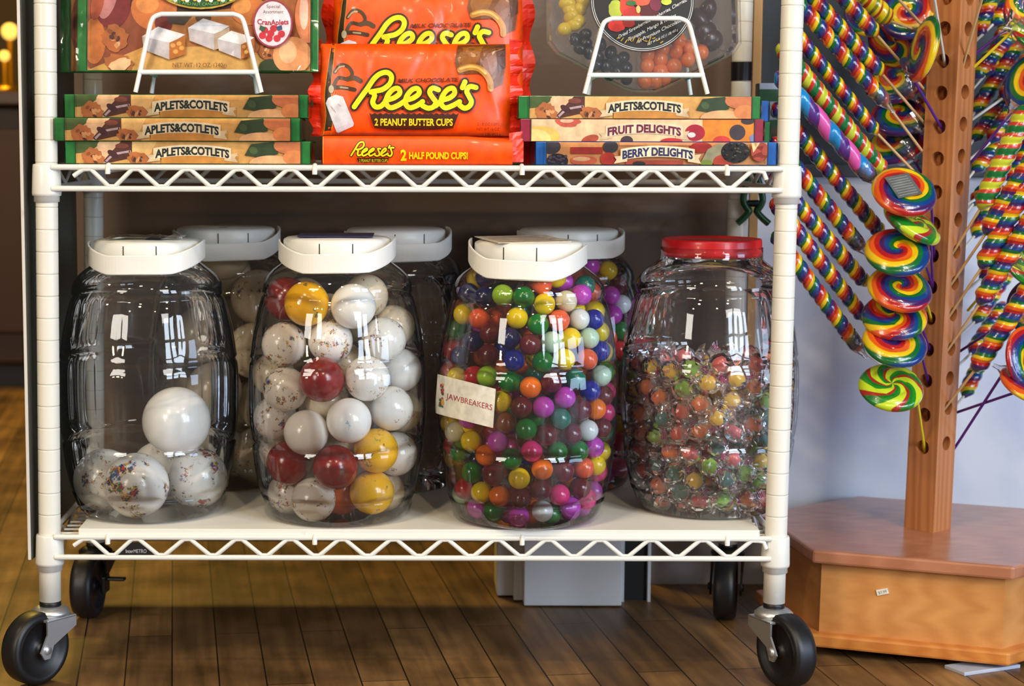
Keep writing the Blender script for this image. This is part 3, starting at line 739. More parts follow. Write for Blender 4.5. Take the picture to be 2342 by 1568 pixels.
# ---- jar 1: five giant balls
g1 = [(222, 1085, .0375, 'white', 'giant speckled white jawbreaker at the left wall of the leftmost jar', 0),
      (465, 1100, .0370, 'splash', 'giant jawbreaker splashed red and purple, at the right of the leftmost jar', 0),
      (318, 1115, .0385, 'splash', 'giant jawbreaker splashed blue and red, at the front bottom of the leftmost jar', 0),
      (345, 1060, .0370, 'white', 'giant white jawbreaker mostly hidden at the back of the leftmost jar', 1),
      (409, 977, .0410, 'smooth', 'giant plain white jawbreaker resting on top of the others in the leftmost jar', 0)]
zf = J1.z + .0025; CX, CY = J1.x, J1.y
cs = [Vector((CX - .0535, CY - .010, zf + .0375)), Vector((CX + .0555, CY + .008, zf + .0372)), Vector((CX - .009, CY - .0520, zf + .0390)), Vector((CX + .006, CY + .052, zf + .0375)), None]
d = ray(409, 977); cs[4] = W(409, 977, CY - .010)
for _ in range(60):   # rest the top ball on the three under it
    for j in range(4):
        dd = cs[4] - cs[j]; m_ = .0410 + g1[j][2]
        if dd.length < m_: cs[4] += dd.normalized() * (m_ - dd.length) * .5
for g, c in zip(g1, cs): put_ball(c, g[2], g[3], g[4], 'giant jawbreakers in the leftmost jar')

# ---- jar 2: large balls; entries are (x, y, kind) on two enlarged crops of the photograph
C_ = lambda x, y, m: (540 + x / 3.92, 460 + y / 3.92, m)
D_ = lambda x, y, m: (540 + x / 3.266, 820 + y / 3.266, m)
b2 = [C_(615, 925, 'yellowbig'), C_(400, 885, 'redbig'), C_(1065, 980, 'smooth'), C_(415, 1285, 'heavy'), C_(862, 1255, 'heavy'), C_(1375, 1235, 'white'), C_(1560, 1140, 'dull'),
      D_(360, 245, 'heavy'), D_(200, 190, 'dull'), D_(638, 165, 'redbig'), D_(978, 150, 'white'), D_(1290, 145, 'smooth'), D_(508, 548, 'smooth'), D_(832, 445, 'smooth'), D_(1170, 395, 'white'),
      D_(1340, 430, 'dull'), D_(240, 520, 'heavy'), D_(1250, 760, 'white'), D_(1026, 703, 'yellowbig'), D_(1010, 1043, 'yellowbig'), D_(388, 845, 'redbig'), D_(716, 862, 'redbig'),
      D_(575, 1135, 'white'), D_(280, 1070, 'heavy'), D_(1220, 1075, 'dull'), D_(190, 785, 'dull'), D_(850, 1080, 'orangebig'), D_(620, 380, 'dull')]
r2 = .0262; front = {0, 2, 9, 10, 12, 13, 14, 18, 19, 20, 21, 22, 3, 5, 16, 7, 11, 17}
pts = [seat(J2, x, y, r2, 0 if i in front else (.03 if i in (4, 1, 26, 27) else .012)) for i, (x, y, m) in enumerate(b2)]
ms = [m for _, _, m in b2]
ex = fill(J2, pts, [r2] * len(pts), r2, J2.z + .262, 15, 3)
allp = relax(J2, pts + ex, [r2] * (len(pts) + len(ex)), 60)
lb = labels_for(J2, allp[:len(pts)], ms, 'large', 'jawbreaker', 'the second front jar')
for i, p in enumerate(allp):
    if i < len(pts): put_ball(p, r2, ms[i], lb[i], 'large jawbreakers in the second front jar')
    else: put_ball(p, r2, 'dull', 'large dull cream jawbreaker deep at the back of the second front jar', 'cream jawbreakers at the back of the second front jar')

# ---- jar 3: small multicoloured balls
A_ = lambda x, y, m: (980 + x / 4.127, 480 + y / 4.127, 's_' + m)
B_ = lambda x, y, m: (980 + x / 3.267, 820 + y / 3.267, 's_' + m)
b3 = [A_(*t) for t in ((330, 950, 'yellow'), (505, 1065, 'coral'), (540, 840, 'navy'), (700, 810, 'lime'), (885, 840, 'green'), (1090, 880, 'yellow'), (1120, 750, 'coral'), (1270, 690, 'yellow'), (1300, 850, 'cream'),
      (1450, 810, 'magenta'), (1580, 850, 'coral'), (1610, 920, 'yellow'), (825, 1040, 'yellow'), (1045, 1075, 'green'), (1220, 1030, 'coral'), (1430, 1030, 'white'), (1570, 1020, 'blue'), (1650, 1170, 'yellow'),
      (1145, 1260, 'mint'), (1340, 1210, 'yellow'), (1520, 1210, 'mint'), (1635, 1345, 'blue'), (430, 1230, 'navy'), (760, 1190, 'navy'), (620, 1180, 'maroon'), (930, 1250, 'maroon'), (800, 1430, 'blue'),
      (1085, 1440, 'green'), (1285, 1410, 'yellow'), (1500, 1410, 'coral'), (230, 1160, 'green'), (150, 1310, 'red'), (165, 1500, 'coral'), (300, 1380, 'navy'), (560, 1390, 'maroon'), (370, 820, 'navy'), (480, 640, 'navy'), (1740, 1440, 'yellow'))]
b3 += [B_(*t) for t in ((430, 140, 'lime'), (610, 200, 'green'), (770, 220, 'orange'), (905, 190, 'maroon'), (1080, 180, 'teal'), (1205, 245, 'blue'), (1290, 130, 'mint'), (1370, 110, 'green'), (1360, 230, 'pink'), (1300, 280, 'maroon'),
      (655, 350, 'maroon'), (828, 372, 'magenta'), (985, 325, 'magenta'), (1145, 375, 'maroon'), (1255, 365, 'orange'), (1355, 390, 'pink'), (540, 355, 'yellow'), (965, 460, 'teal'), (585, 465, 'brown'), (715, 520, 'green'), (555, 590, 'magenta'),
      (895, 535, 'maroon'), (1045, 540, 'maroon'), (1190, 535, 'white'), (1300, 510, 'maroon'), (1360, 570, 'teal'), (105, 490, 'yellow'), (200, 545, 'cream'), (320, 615, 'yellow'), (115, 690, 'red'), (235, 695, 'green'), (450, 705, 'orange'),
      (620, 745, 'green'), (780, 675, 'pink'), (952, 680, 'green'), (1110, 665, 'green'), (1235, 660, 'magenta'), (1335, 720, 'yellow'), (850, 825, 'orange'), (1008, 830, 'maroon'), (1155, 825, 'coral'), (1262, 795, 'yellow'),
      (190, 815, 'yellow'), (322, 850, 'green'), (480, 870, 'maroon'), (668, 900, 'yellow'), (1325, 890, 'pink'), (125, 870, 'maroon'), (255, 965, 'red'), (397, 1000, 'yellow'), (560, 1027, 'orange'), (810, 990, 'maroon'), (975, 1015, 'pink'),
      (1130, 970, 'maroon'), (1248, 950, 'magenta'), (680, 1020, 'maroon'), (140, 1030, 'mint'), (212, 1075, 'green'), (332, 1120, 'magenta'), (482, 1145, 'green'), (680, 1148, 'magenta'), (865, 1145, 'white'), (1040, 1125, 'magenta'),
      (1178, 1105, 'pink'), (1285, 1075, 'magenta'), (290, 1225, 'orange'), (440, 1255, 'orange'), (600, 1270, 'magenta'), (770, 1268, 'orange'), (940, 1245, 'green'), (1080, 1230, 'maroon'), (1190, 1205, 'magenta'), (190, 1170, 'maroon'), (345, 300, 'maroon'), (450, 300, 'teal'), (200, 320, 'cream'))]
r3 = .0124
pts = [seat(J3, x, y, r3) for x, y, m in b3]; ms = [m for *_, m in b3]
ex = fill(J3, pts, [r3] * len(pts), r3, J3.z + .285, 150, 5, shell=.45)
allp = relax(J3, pts + ex, [r3] * (len(pts) + len(ex)), 45)
lb = labels_for(J3, allp[:len(pts)], ms, 'small', 'jawbreaker', 'the multicoloured jar')
rd = random.Random(9); keys = [k for k in SB if k not in ('white', 'cream', 'mint', 'lime')]
for i, p in enumerate(allp):
    if i < len(pts): put_ball(p, r3, ms[i], lb[i], 'small jawbreakers in the multicoloured jar')
    else:
        k_ = rd.choice(keys); put_ball(p, r3, 's_' + k_, f'small {WORD["s_" + k_]} jawbreaker showing in the gaps behind the front layer of the multicoloured jar', f'{k_} jawbreakers deep in the multicoloured jar')
# paper label tucked inside the front wall of jar 3
def on_jar(J, px, py, off):
    p = seat(J, px, py, off); return p
mb = MB(); nx, ny = 14, 6; vv = []; ff = []
TL, TR, BL, BR = (1010, 855), (1137, 888), (1003, 944), (1131, 977)
def cardpt(u, v, off):
    a = (TL[0] * (1 - u) + TR[0] * u, TL[1] * (1 - u) + TR[1] * u); b = (BL[0] * (1 - u) + BR[0] * u, BL[1] * (1 - u) + BR[1] * u)
    x = a[0] * (1 - v) + b[0] * v; y = a[1] * (1 - v) + b[1] * v
    p = seat(J3, x, y, 0); d = Vector((p.x - J3.x, p.y - J3.y, 0)).normalized(); return p + d * (.0042 + off)
for k, off in enumerate((.0, .0005)):
    for j in range(ny + 1):
        for i in range(nx + 1): vv.append(cardpt(i / nx, j / ny, off))
n = (nx + 1) * (ny + 1)
for k in (0, n):
    for j in range(ny):
        for i in range(nx): a = k + j * (nx + 1) + i; ff.append((a, a + 1, a + nx + 2, a + nx + 1))
mb.add(vv, ff, 0, rgb(230, 226, 212), True)
ik = Ink(0, 0, 1); ik.text('JAWBREAKERS', .175, .56, .965, .15, rgb(170, 50, 70), .0)
rd = random.Random(2)
for i in range(16): ik.ell(.06 + .07 * rd.random(), .12 + .70 * rd.random(), .016 + .012 * rd.random(), .03 + .02 * rd.random(), rd.choice([rgb(190, 60, 90), rgb(60, 110, 70), rgb(220, 170, 60), rgb(120, 60, 50)]), n=10)
ik.put(mb, lambda u, v, k: tuple(cardpt(u, -v, .0007 + k * .00002)), 0)
tag(mb.build('paper_label', M_PRINT, origin=cardpt(.5, .5, 0)), 'white paper label reading JAWBREAKERS on the front of the multicoloured jar', 'label')

# ---- jar 4: sweets in twisted clear wrappers
E_ = lambda x, y, m: (1380 + x / 3.0146, 780 + y / 3.0146, m)
CW = {'yellow': (246, 196, 10), 'orange': (244, 116, 16), 'lime': (140, 200, 6), 'red': (224, 50, 30), 'pink': (236, 84, 88), 'teal': (0, 112, 104)}
for k_, c in CW.items(): BM['w_' + k_] = ball_mat('wrapped_' + k_ + '_sweet', rgb(*c), [rgb(*[int(q * .8) for q in c]), rgb(235, 225, 200)], .74, size=20)
M_TXT = pm('magenta_wrapper_print', rgb(150, 20, 90), .4)
def wrapper_mesh(seed):
    rd = random.Random(seed); mb = MB(); vv = []; ff = []; nu, nv = 18, 12; R_ = .0126
    for j in range(nv + 1):
        t = j / nv; x = (t - .5) * 2 * .0215; 
        e = abs(t - .5) * 2
        if e < .58: r = R_ * math.sqrt(max(0, 1 - (e / .60 * .93) ** 2)) + .0006
        elif e < .64: r = .0036
        else: r = .0036 + (e - .64) * 2.7 * .0085
        for i in range(nu):
            a = 2 * PI * i / nu; q = r * (1 + (.08 if e < .58 else .5) * (rd.random() - .5)); fl = 1 if e < .6 else .55
            vv.append((x + .0025 * (rd.random() - .5), q * math.cos(a), q * math.sin(a) * fl))
    for j in range(nv):
        for i in range(nu): ff.append((j * nu + i, j * nu + (i + 1) % nu, (j + 1) * nu + (i + 1) % nu, (j + 1) * nu + i))
    mb.add(vv, ff, 0)
    for sg in (-1, 1):   # printed bars and lettering on the wrapper tails and belly
        for q in range(4): x = sg * (.0142 + .0019 * q); mb.box((x, -.0045, .0022 + .0010 * q), (x + .0010, .0045, .0026 + .0010 * q), 1)
        ik = Ink(0, 0, 1); ik.text('CRYBABY', -.008, .0, .008, .0034, (1, 1, 1), .03)
        ik.put(mb, lambda u, v, k: (u, -sg * math.sqrt(max(1e-9, .0128 ** 2 - u * u - (v - .0) ** 2)) , v * 1.0), 1)
    me_o = mb.build('wrapper', [M_WRAP, M_TXT]); me = me_o.data; bpy.data.objects.remove(me_o); return me
WR = [wrapper_mesh(s_) for s_ in range(5)]
b4 = [E_(*t) for t in ((330, 195, 'yellow'), (475, 225, 'yellow'), (710, 300, 'yellow'), (920, 295, 'yellow'), (305, 310, 'orange'), (385, 410, 'orange'), (665, 415, 'orange'), (1050, 305, 'orange'), (1050, 205, 'red'), (860, 420, 'yellow'),
      (1095, 405, 'lime'), (540, 490, 'red'), (1015, 580, 'orange'), (395, 640, 'lime'), (700, 640, 'orange'), (545, 670, 'red'), (605, 780, 'pink'), (865, 790, 'pink'), (725, 835, 'lime'), (975, 895, 'lime'), (1035, 1000, 'lime'), (860, 965, 'teal'),
      (375, 860, 'teal'), (480, 855, 'teal'), (265, 850, 'red'), (380, 1005, 'orange'), (625, 995, 'yellow'), (545, 1070, 'teal'), (690, 1090, 'red'), (850, 1085, 'lime'), (560, 1190, 'pink'), (1005, 1180, 'orange'), (730, 1205, 'lime'),
      (880, 1190, 'yellow'), (195, 220, 'lime'), (185, 370, 'yellow'), (1105, 530, 'teal'), (1060, 840, 'yellow'), (250, 730, 'red'), (910, 610, 'pink'), (240, 1120, 'pink'), (560, 330, 'lime'), (770, 510, 'yellow'), (250, 500, 'orange'),
      (230, 930, 'teal'), (400, 1140, 'orange'), (230, 620, 'teal'), (1110, 1090, 'red'), (480, 740, 'orange'), (180, 820, 'lime'), (960, 1090, 'orange'), (1120, 700, 'teal'), (780, 700, 'teal'), (420, 560, 'teal'), (800, 210, 'red'), (620, 200, 'lime'))]
r4 = .0103
pts = [seat(J4, x, y, .0150) for x, y, m in b4]; ms = ['w_' + m for *_, m in b4]
for k_ in CW: WORD['w_' + k_] = {'lime': 'lime green', 'teal': 'teal', 'red': 'orange red'}.get(k_, k_)
ex = fill(J4, pts, [.0145] * len(pts), .0145, J4.z + .178, 115, 8, shell=.3)
allp = relax(J4, pts + ex, [.0132] * (len(pts) + len(ex)), 25)
lb = labels_for(J4, allp[:len(pts)], ms, '', 'wrapped sweet', 'the red-lidded jar')
rd = random.Random(12)
for i, p in enumerate(allp):
    if i < len(pts): m, l, g = ms[i], lb[i], 'wrapped sweets in the red-lidded jar'
    else: m = 'w_' + rd.choice(list(CW)); l = f'{WORD[m]} wrapped sweet sunk behind the front layer of the red-lidded jar'; g = f'{WORD[m]} sweets deep in the red-lidded jar'
    t = thing('wrapped_sweet', p, l, 'candy', g)
    o = bpy.data.objects.new('sweet', ball_mesh(m)); COL.objects.link(o); o.parent = t; o.scale = (r4,) * 3
    w_ = bpy.data.objects.new('wrapper', rd.choice(WR)); COL.objects.link(w_); w_.parent = t
    t.rotation_euler = (rd.random() * 6.28, (rd.random() - .5) * 2.2, math.atan2(p.y - J4.y, p.x - J4.x) + PI / 2 + (rd.random() - .5) * .5)

# ---- rear jars
g = [(575, 682, .036), (540, 800, .036), (470, 790, .036), (490, 900, .036), (560, 930, .036), (430, 900, .036), (575, 1040, .036), (500, 1020, .036)]
pts = [seat(R1, x, y, q) for x, y, q in g]
ex = fill(R1, pts, [q for *_, q in g], .034, R1.z + .27, 7, 4)
rr_ = [q for *_, q in g] + [.034] * len(ex)
allp = relax(R1, pts + ex, rr_, 150)
for i, p in enumerate(allp):
    if i < 2: put_ball(p, rr_[i], 'dull', ['big cream jawbreaker just under the lid of the rear left jar', 'big cream jawbreaker second down at the right of the rear left jar'][i], 'big cream jawbreakers in the rear left jar')
    else: put_ball(p, rr_[i], 'dull', 'big cream jawbreaker blurred behind the leftmost jar, inside the rear left jar', 'big cream jawbreakers behind the leftmost jar')
b5 = [(1376, 652, 'brown'), (1400, 632, 'yellow'), (1412, 655, 'maroon'), (1420, 682, 'white'), (1384, 672, 'magenta'), (1398, 716, 'magenta'), (1412, 745, 'green'), (1395, 775, 'coral'), (1388, 700, 'navy'), (1412, 800, 'red'), (1400, 830, 'green'), (1370, 630, 'magenta')]
pts = [seat(R3, x, y, r3) for x, y, m in b5]
ex = fill(R3, pts, [r3] * len(pts), r3, R3.z + .288, 70, 15, shell=.8)
ex = [p for p in ex if p.y < R3.y + .02 and p.x > R3.x - .03] + [p for p in ex if p.z < R3.z + .06 and not (p.y < R3.y + .02 and p.x > R3.x - .03)]
allp = relax(R3, pts + ex, [r3] * (len(pts) + len(ex)), 40)
ms = ['s_' + m for *_, m in b5]
lb = labels_for(R3, allp[:len(pts)], ms, 'small', 'jawbreaker', 'the rear right jar'); rd = random.Random(19)
for i, p in enumerate(allp):
    if i < len(pts): put_ball(p, r3, ms[i], lb[i], 'small jawbreakers in the rear right jar')
    else:
        k_ = rd.choice(keys); put_ball(p, r3, 's_' + k_, f'small {WORD["s_" + k_]} jawbreaker low in the rear right jar, dim behind the front jars', f'{k_} jawbreakers low in the rear right jar')

# ================================================================== printed boxes on the upper shelf
GREEN, DGREEN = rgb(20, 118, 44), rgb(10, 84, 36)
TAN, TAN2, BROWN, DBROWN, CREAM = rgb(224, 168, 92), rgb(206, 140, 60), rgb(150, 84, 44), rgb(86, 44, 34), rgb(240, 220, 184)
WALNUT, WALNUT2, PEACH, PEACH2 = rgb(190, 112, 58), rgb(222, 160, 104), rgb(226, 140, 80), rgb(240, 184, 130)
LEAF, INK_ = rgb(46, 66, 34), rgb(22, 34, 28)
BOXN = [0]
def walnut(ik, x, y, a, b, sd):
    rd = random.Random(sd); ik.ell(x, y, a, b, WALNUT, .2, wob=.25, seed=sd)
    for i in range(9):
        q = rd.random() * 6.28; e = rd.random() * .7
        ik.ell(x + a * e * math.cos(q), y + b * e * math.sin(q), a * .22, b * .16, rd.choice([BROWN, WALNUT2, rgb(240, 196, 150), DBROWN]), rd.random() * 3, 12, .3, i + sd)
def strip_art(ik, x0, x1, y0, y1, kind):
    """the long printed side of a box; x0..x1, y0..y1 in pixels, kind picks the picture"""
    w = x1 - x0; h = y1 - y0; ik.clip = (x0, y0, x1, y1); X = lambda t: x0 + t * w; Y = lambda t: y0 + t * h
    if kind in ('aplets', 'aplets_back'):
        ik.rect(x0, y0, x1, y1, TAN)
        ik.poly([(X(0), Y(0)), (X(.12), Y(0)), (X(.06), Y(.5)), (X(0), Y(.55))], rgb(74, 96, 44))
        ik.ell(X(.165), Y(.35), w * .075, h * .55, rgb(240, 196, 150), wob=.1, seed=3)
        ik.poly([(X(.12), Y(.9)), (X(.20), Y(0)), (X(.255), Y(0)), (X(.25), Y(.75)), (X(.14), Y(1))], DBROWN)
        ik.stroke([(X(.13), Y(.95)), (X(.17), Y(.6)), (X(.24), Y(.45))], h * .10, rgb(196, 168, 176))
        ik.ell(X(.205), Y(.2), w * .03, h * .12, rgb(130, 66, 50)); ik.ell(X(.165), Y(.58), w * .028, h * .14, rgb(70, 34, 40), .6)
        ik.poly([(X(.25), Y(0)), (X(.36), Y(0)), (X(.33), Y(.6)), (X(.25), Y(.75))], rgb(236, 190, 120))
        walnut(ik, X(.075), Y(.72), w * .05, h * .42, 5); walnut(ik, X(.285), Y(.82), w * .055, h * .34, 11)
        ik.rect(X(.38), Y(.62), X(.72), Y(1), TAN2); ik.rect(X(.38), Y(.60), X(.72), Y(.66), rgb(232, 184, 112))
        ik.poly([(X(.75), Y(.62)), (X(.78), Y(.1)), (X(.88), Y(.0)), (X(.90), Y(.55)), (X(.84), Y(.75))], LEAF)
        ik.ell(X(.95), Y(.18), w * .07, h * .38, rgb(208, 122, 74)); ik.ell(X(.87), Y(.98), w * .10, h * .36, PEACH2); ik.ell(X(.97), Y(.72), w * .05, h * .34, PEACH); ik.ell(X(.79), Y(.40), w * .02, h * .16, rgb(70, 92, 50), .6)
        tx, col = 'APLETS&COTLETS', INK_; b0, b1 = .345, .69
    elif kind == 'fruit':
        ik.rect(x0, y0, x1, y1, rgb(240, 206, 160)); ik.ell(X(.04), Y(.8), w * .09, h * .5, rgb(244, 200, 100)); ik.ell(X(.02), Y(.95), w * .07, h * .5, rgb(250, 220, 140))
        ik.ell(X(.165), Y(.1), w * .055, h * .26, rgb(206, 92, 70), 0, wob=.2, seed=2); ik.ell(X(.16), Y(.06), w * .03, h * .1, rgb(240, 190, 160))
        ik.ell(X(.265), Y(.92), w * .04, h * .20, rgb(184, 78, 50), -.3); ik.ell(X(.43), Y(.97), w * .028, h * .22, rgb(70, 52, 60))
        ik.rect(X(.77), Y(0), X(1), Y(1), rgb(238, 140, 36)); ik.ell(X(.735), Y(.60), w * .045, h * .38, rgb(176, 24, 50)); ik.ell(X(.72), Y(.70), w * .018, h * .12, rgb(250, 230, 226))
        ik.ell(X(.855), Y(1.0), w * .04, h * .26, rgb(214, 60, 50)); ik.ell(X(.925), Y(.58), w * .036, h * .36, rgb(66, 54, 62)); ik.ell(X(.97), Y(.06), w * .03, h * .16, rgb(60, 50, 50)); ik.ell(X(.63), Y(1.0), w * .05, h * .16, rgb(200, 40, 50))
        ik.ell(X(1.0), Y(.86), w * .02, h * .2, rgb(120, 140, 190))
        tx, col = "FRUIT DELIGHTS", rgb(110, 24, 60); b0, b1 = .335, .68
    else:
        ik.rect(x0, y0, x1, y1, rgb(230, 160, 96)); rd = random.Random(7)
        ik.ell(X(.02), Y(.2), w * .045, h * .35, rgb(66, 58, 66)); ik.ell(X(.05), Y(.85), w * .05, h * .34, rgb(40, 32, 44))
        for i in range(26): ik.ell(X(.05 + .04 * (rd.random() * 2 - 1)), Y(.85 + .26 * (rd.random() * 2 - 1)), w * .007, h * .05, rgb(86, 76, 96), n=8)
        ik.rect(X(.11), Y(.22), X(.255), Y(.52), rgb(180, 46, 34)); ik.ell(X(.17), Y(.82), w * .06, h * .22, rgb(224, 110, 70)); ik.ell(X(.16), Y(.75), w * .04, h * .10, rgb(246, 200, 150)); ik.ell(X(.29), Y(.2), w * .035, h * .28, rgb(64, 58, 66))
        ik.ell(X(.28), Y(.75), w * .035, h * .3, rgb(214, 62, 44)); ik.rect(X(.33), Y(.0), X(.66), Y(.14), rgb(240, 170, 110)); ik.rect(X(.36), Y(.80), X(.62), Y(1), rgb(206, 90, 64)); ik.ell(X(.42), Y(.95), w * .03, h * .1, rgb(60, 50, 50))
        ik.ell(X(.70), Y(.22), w * .05, h * .24, rgb(196, 50, 40)); ik.poly([(X(.70), Y(.9)), (X(.73), Y(.3)), (X(.78), Y(.05)), (X(.84), Y(.1)), (X(.80), Y(.7)), (X(.74), Y(1))], rgb(196, 190, 150))
        ik.ell(X(.725), Y(.92), w * .028, h * .14, rgb(160, 180, 60)); ik.ell(X(.80), Y(.85), w * .045, h * .3, rgb(220, 84, 56)); ik.ell(X(.855), Y(.42), w * .065, h * .50, rgb(46, 42, 36))
        for i in range(34): ik.ell(X(.855 + .055 * (rd.random() * 2 - 1)), Y(.42 + .42 * (rd.random() * 2 - 1)), w * .006, h * .04, rd.choice([rgb(110, 100, 80), rgb(20, 18, 20)]), n=8)
        ik.ell(X(.965), Y(.4), w * .04, h * .45, rgb(170, 64, 40)); ik.poly([(X(.925), Y(0)), (X(.965), Y(0)), (X(.935), Y(.45))], rgb(236, 196, 140))
        tx, col = 'BERRY DELIGHTS', rgb(30, 36, 84); b0, b1 = .335, .67
    # curved paper banner with the name
    bx0, bx1 = X(b0), X(b1); A = h * .16
    def arc(t): return -A * 4 * t * (1 - t)
    for (e0, e1, sg) in ((b0 - .03, b0 + .03, -1), (b1 - .03, b1 + .03, 1)):
        ik.poly([(X(e0), Y(.62)), (X(e1), Y(.60)), (X(e1), Y(.86)), (X(e0), Y(.95)), (X(e0 + (.012 if sg < 0 else 0)), Y(.78))] if sg < 0 else [(X(e0), Y(.60)), (X(e1), Y(.52)), (X(e1 - .012), Y(.74)), (X(e1), Y(.95)), (X(e0), Y(.86))], rgb(222, 196, 156))
    n = 12; P = [(bx0 + (bx1 - bx0) * i / n, Y(.30) + arc(i / n)) for i in range(n + 1)] + [(bx1 - (bx1 - bx0) * i / n, Y(.80) + arc(1 - i / n)) for i in range(n + 1)]
    ik.poly(P, CREAM); ik.text(tx, bx0 + 4, Y(.745), bx1 - 4, h * .36, col, .045, arc=A)
    ik.clip = None
def small_box(x0, x1, y0, y1, Y, kind, end, label, group=None, dep=.118, back=0.0):
    """a long flat gift box whose printed long side faces the camera (pixels of that side)"""
    zb = ZB_[0]; s = SCL(Y); a = W(x0, y1, Y); b = W(x1, y1, Y); hh = (y1 - y0) / s * .985
    t = thing('gift_box', ((a.x + b.x) / 2, Y, zb), label, 'box', group)
    mb = MB(); mb.box((a.x, Y, zb), (b.x, Y + dep, zb + hh), col=end, bev=.0008)
    ik = Ink(x0, y1, s); ec = 24; strip_art(ik, x0 + ec, x1 - ec, y0 + 1, y1 - 1, kind)
    ik.rect(x0 + ec - 1.2, y0, x0 + ec + .6, y1, rgb(16, 30, 24)); ik.rect(x1 - ec - .6, y0, x1 - ec + 1.2, y1, rgb(16, 30, 24))
    ik.put(mb, lambda u, v, k: (a.x + u, Y - .00002 - k * EPS * .5, zb + v * .985))
    mb.build('carton', M_PRINT, t)
    # cellophane with crumpled ends
    c = MB(); rd = random.Random(int(x0 + y0)); vv = []; ff = []; nx, nz = 44, 5
    for j in range(nz + 1):
        for i in range(nx + 1):
            q = .0012 + .0011 * rd.random(); vv.append((a.x - .001 + (b.x - a.x + .002) * i / nx, Y - .0035 - q * .6, zb + .0005 + (hh - .001) * j / nz))
    for j in range(nz):
        for i in range(nx): ff.append((j * (nx + 1) + i, j * (nx + 1) + i + 1, (j + 1) * (nx + 1) + i + 1, (j + 1) * (nx + 1) + i))
    c.add(vv, ff, smooth=True)
    for xx, sg in ((a.x, -1), (b.x, 1)):
        pts = [(xx + sg * .001, Y - .003, zb + .001), (xx + sg * .003, Y + .01, zb + hh * .4), (xx + sg * .0015, Y + dep * .5, zb + hh * .6), (xx + sg * .003, Y + dep, zb + hh * .5), (xx + sg * .001, Y + dep, zb + .001)]
        c.add([(xx + sg * .001, Y - .003, zb + .001), (xx + sg * .001, Y - .003, zb + hh - .001), (xx + sg * .003, Y + dep * .5, zb + hh * .9), (xx + sg * .001, Y + dep, zb + hh - .001), (xx + sg * .001, Y + dep, zb + .001), (xx + sg * .003, Y + dep * .5, zb + hh * .1)], [(0, 1, 2, 5), (5, 2, 3, 4)])
    c.build('cellophane', M_CELLO, t)
    ZB_[0] = zb + hh + .0002
    return t
ZB_ = [ZS1 + .0004]; Y0 = -.006
BLUE, BERRY = rgb(8, 104, 190), rgb(150, 24, 56)
small_box(150, 710, 322, 374, Y0, 'aplets', GREEN, 'green-ended gift box, bottom of the left stack of three')
small_box(125, 686, 268, 321, Y0 - .004, 'aplets', GREEN, 'green-ended gift box jutting out to the left, middle of the left stack')
small_box(148, 704, 214, 267, Y0, 'aplets', GREEN, 'green-ended gift box, top of the left stack, under the white easel')
ZTL = ZB_[0]
ZB_ = [ZS1 + .0004]
small_box(1225, 1775, 325, 378, Y0, 'berry', BLUE, 'blue-ended berry gift box, bottom of the right stack of three')
small_box(1190, 1745, 272, 324, Y0, 'fruit', BERRY, 'crimson-ended fruit gift box, middle of the right stack of three')
small_box(1186, 1738, 219, 271, Y0, 'aplets', GREEN, 'green-ended gift box, top of the right stack, under the candy tray easel')
ZTR = ZB_[0]
# two more boxes standing behind the right stack, only their ends in sight
ZB_ = [ZS1 + .0004]
bx = [('green-ended gift box behind the right stack, just above shelf height', 1140, 1750, 330, 378, GREEN), ('green-ended gift box peeking out behind the crimson one', 1200, 1760, 282, 329, GREEN), ('blue-ended gift box peeking out behind the top right green one', 1200, 1757, 233, 281, BLUE)]
for lb_, x0, x1, y0, y1, cc in bx:
    small_box(x0, x1, y0, y1, .122, 'aplets', cc, lb_, dep=.10)

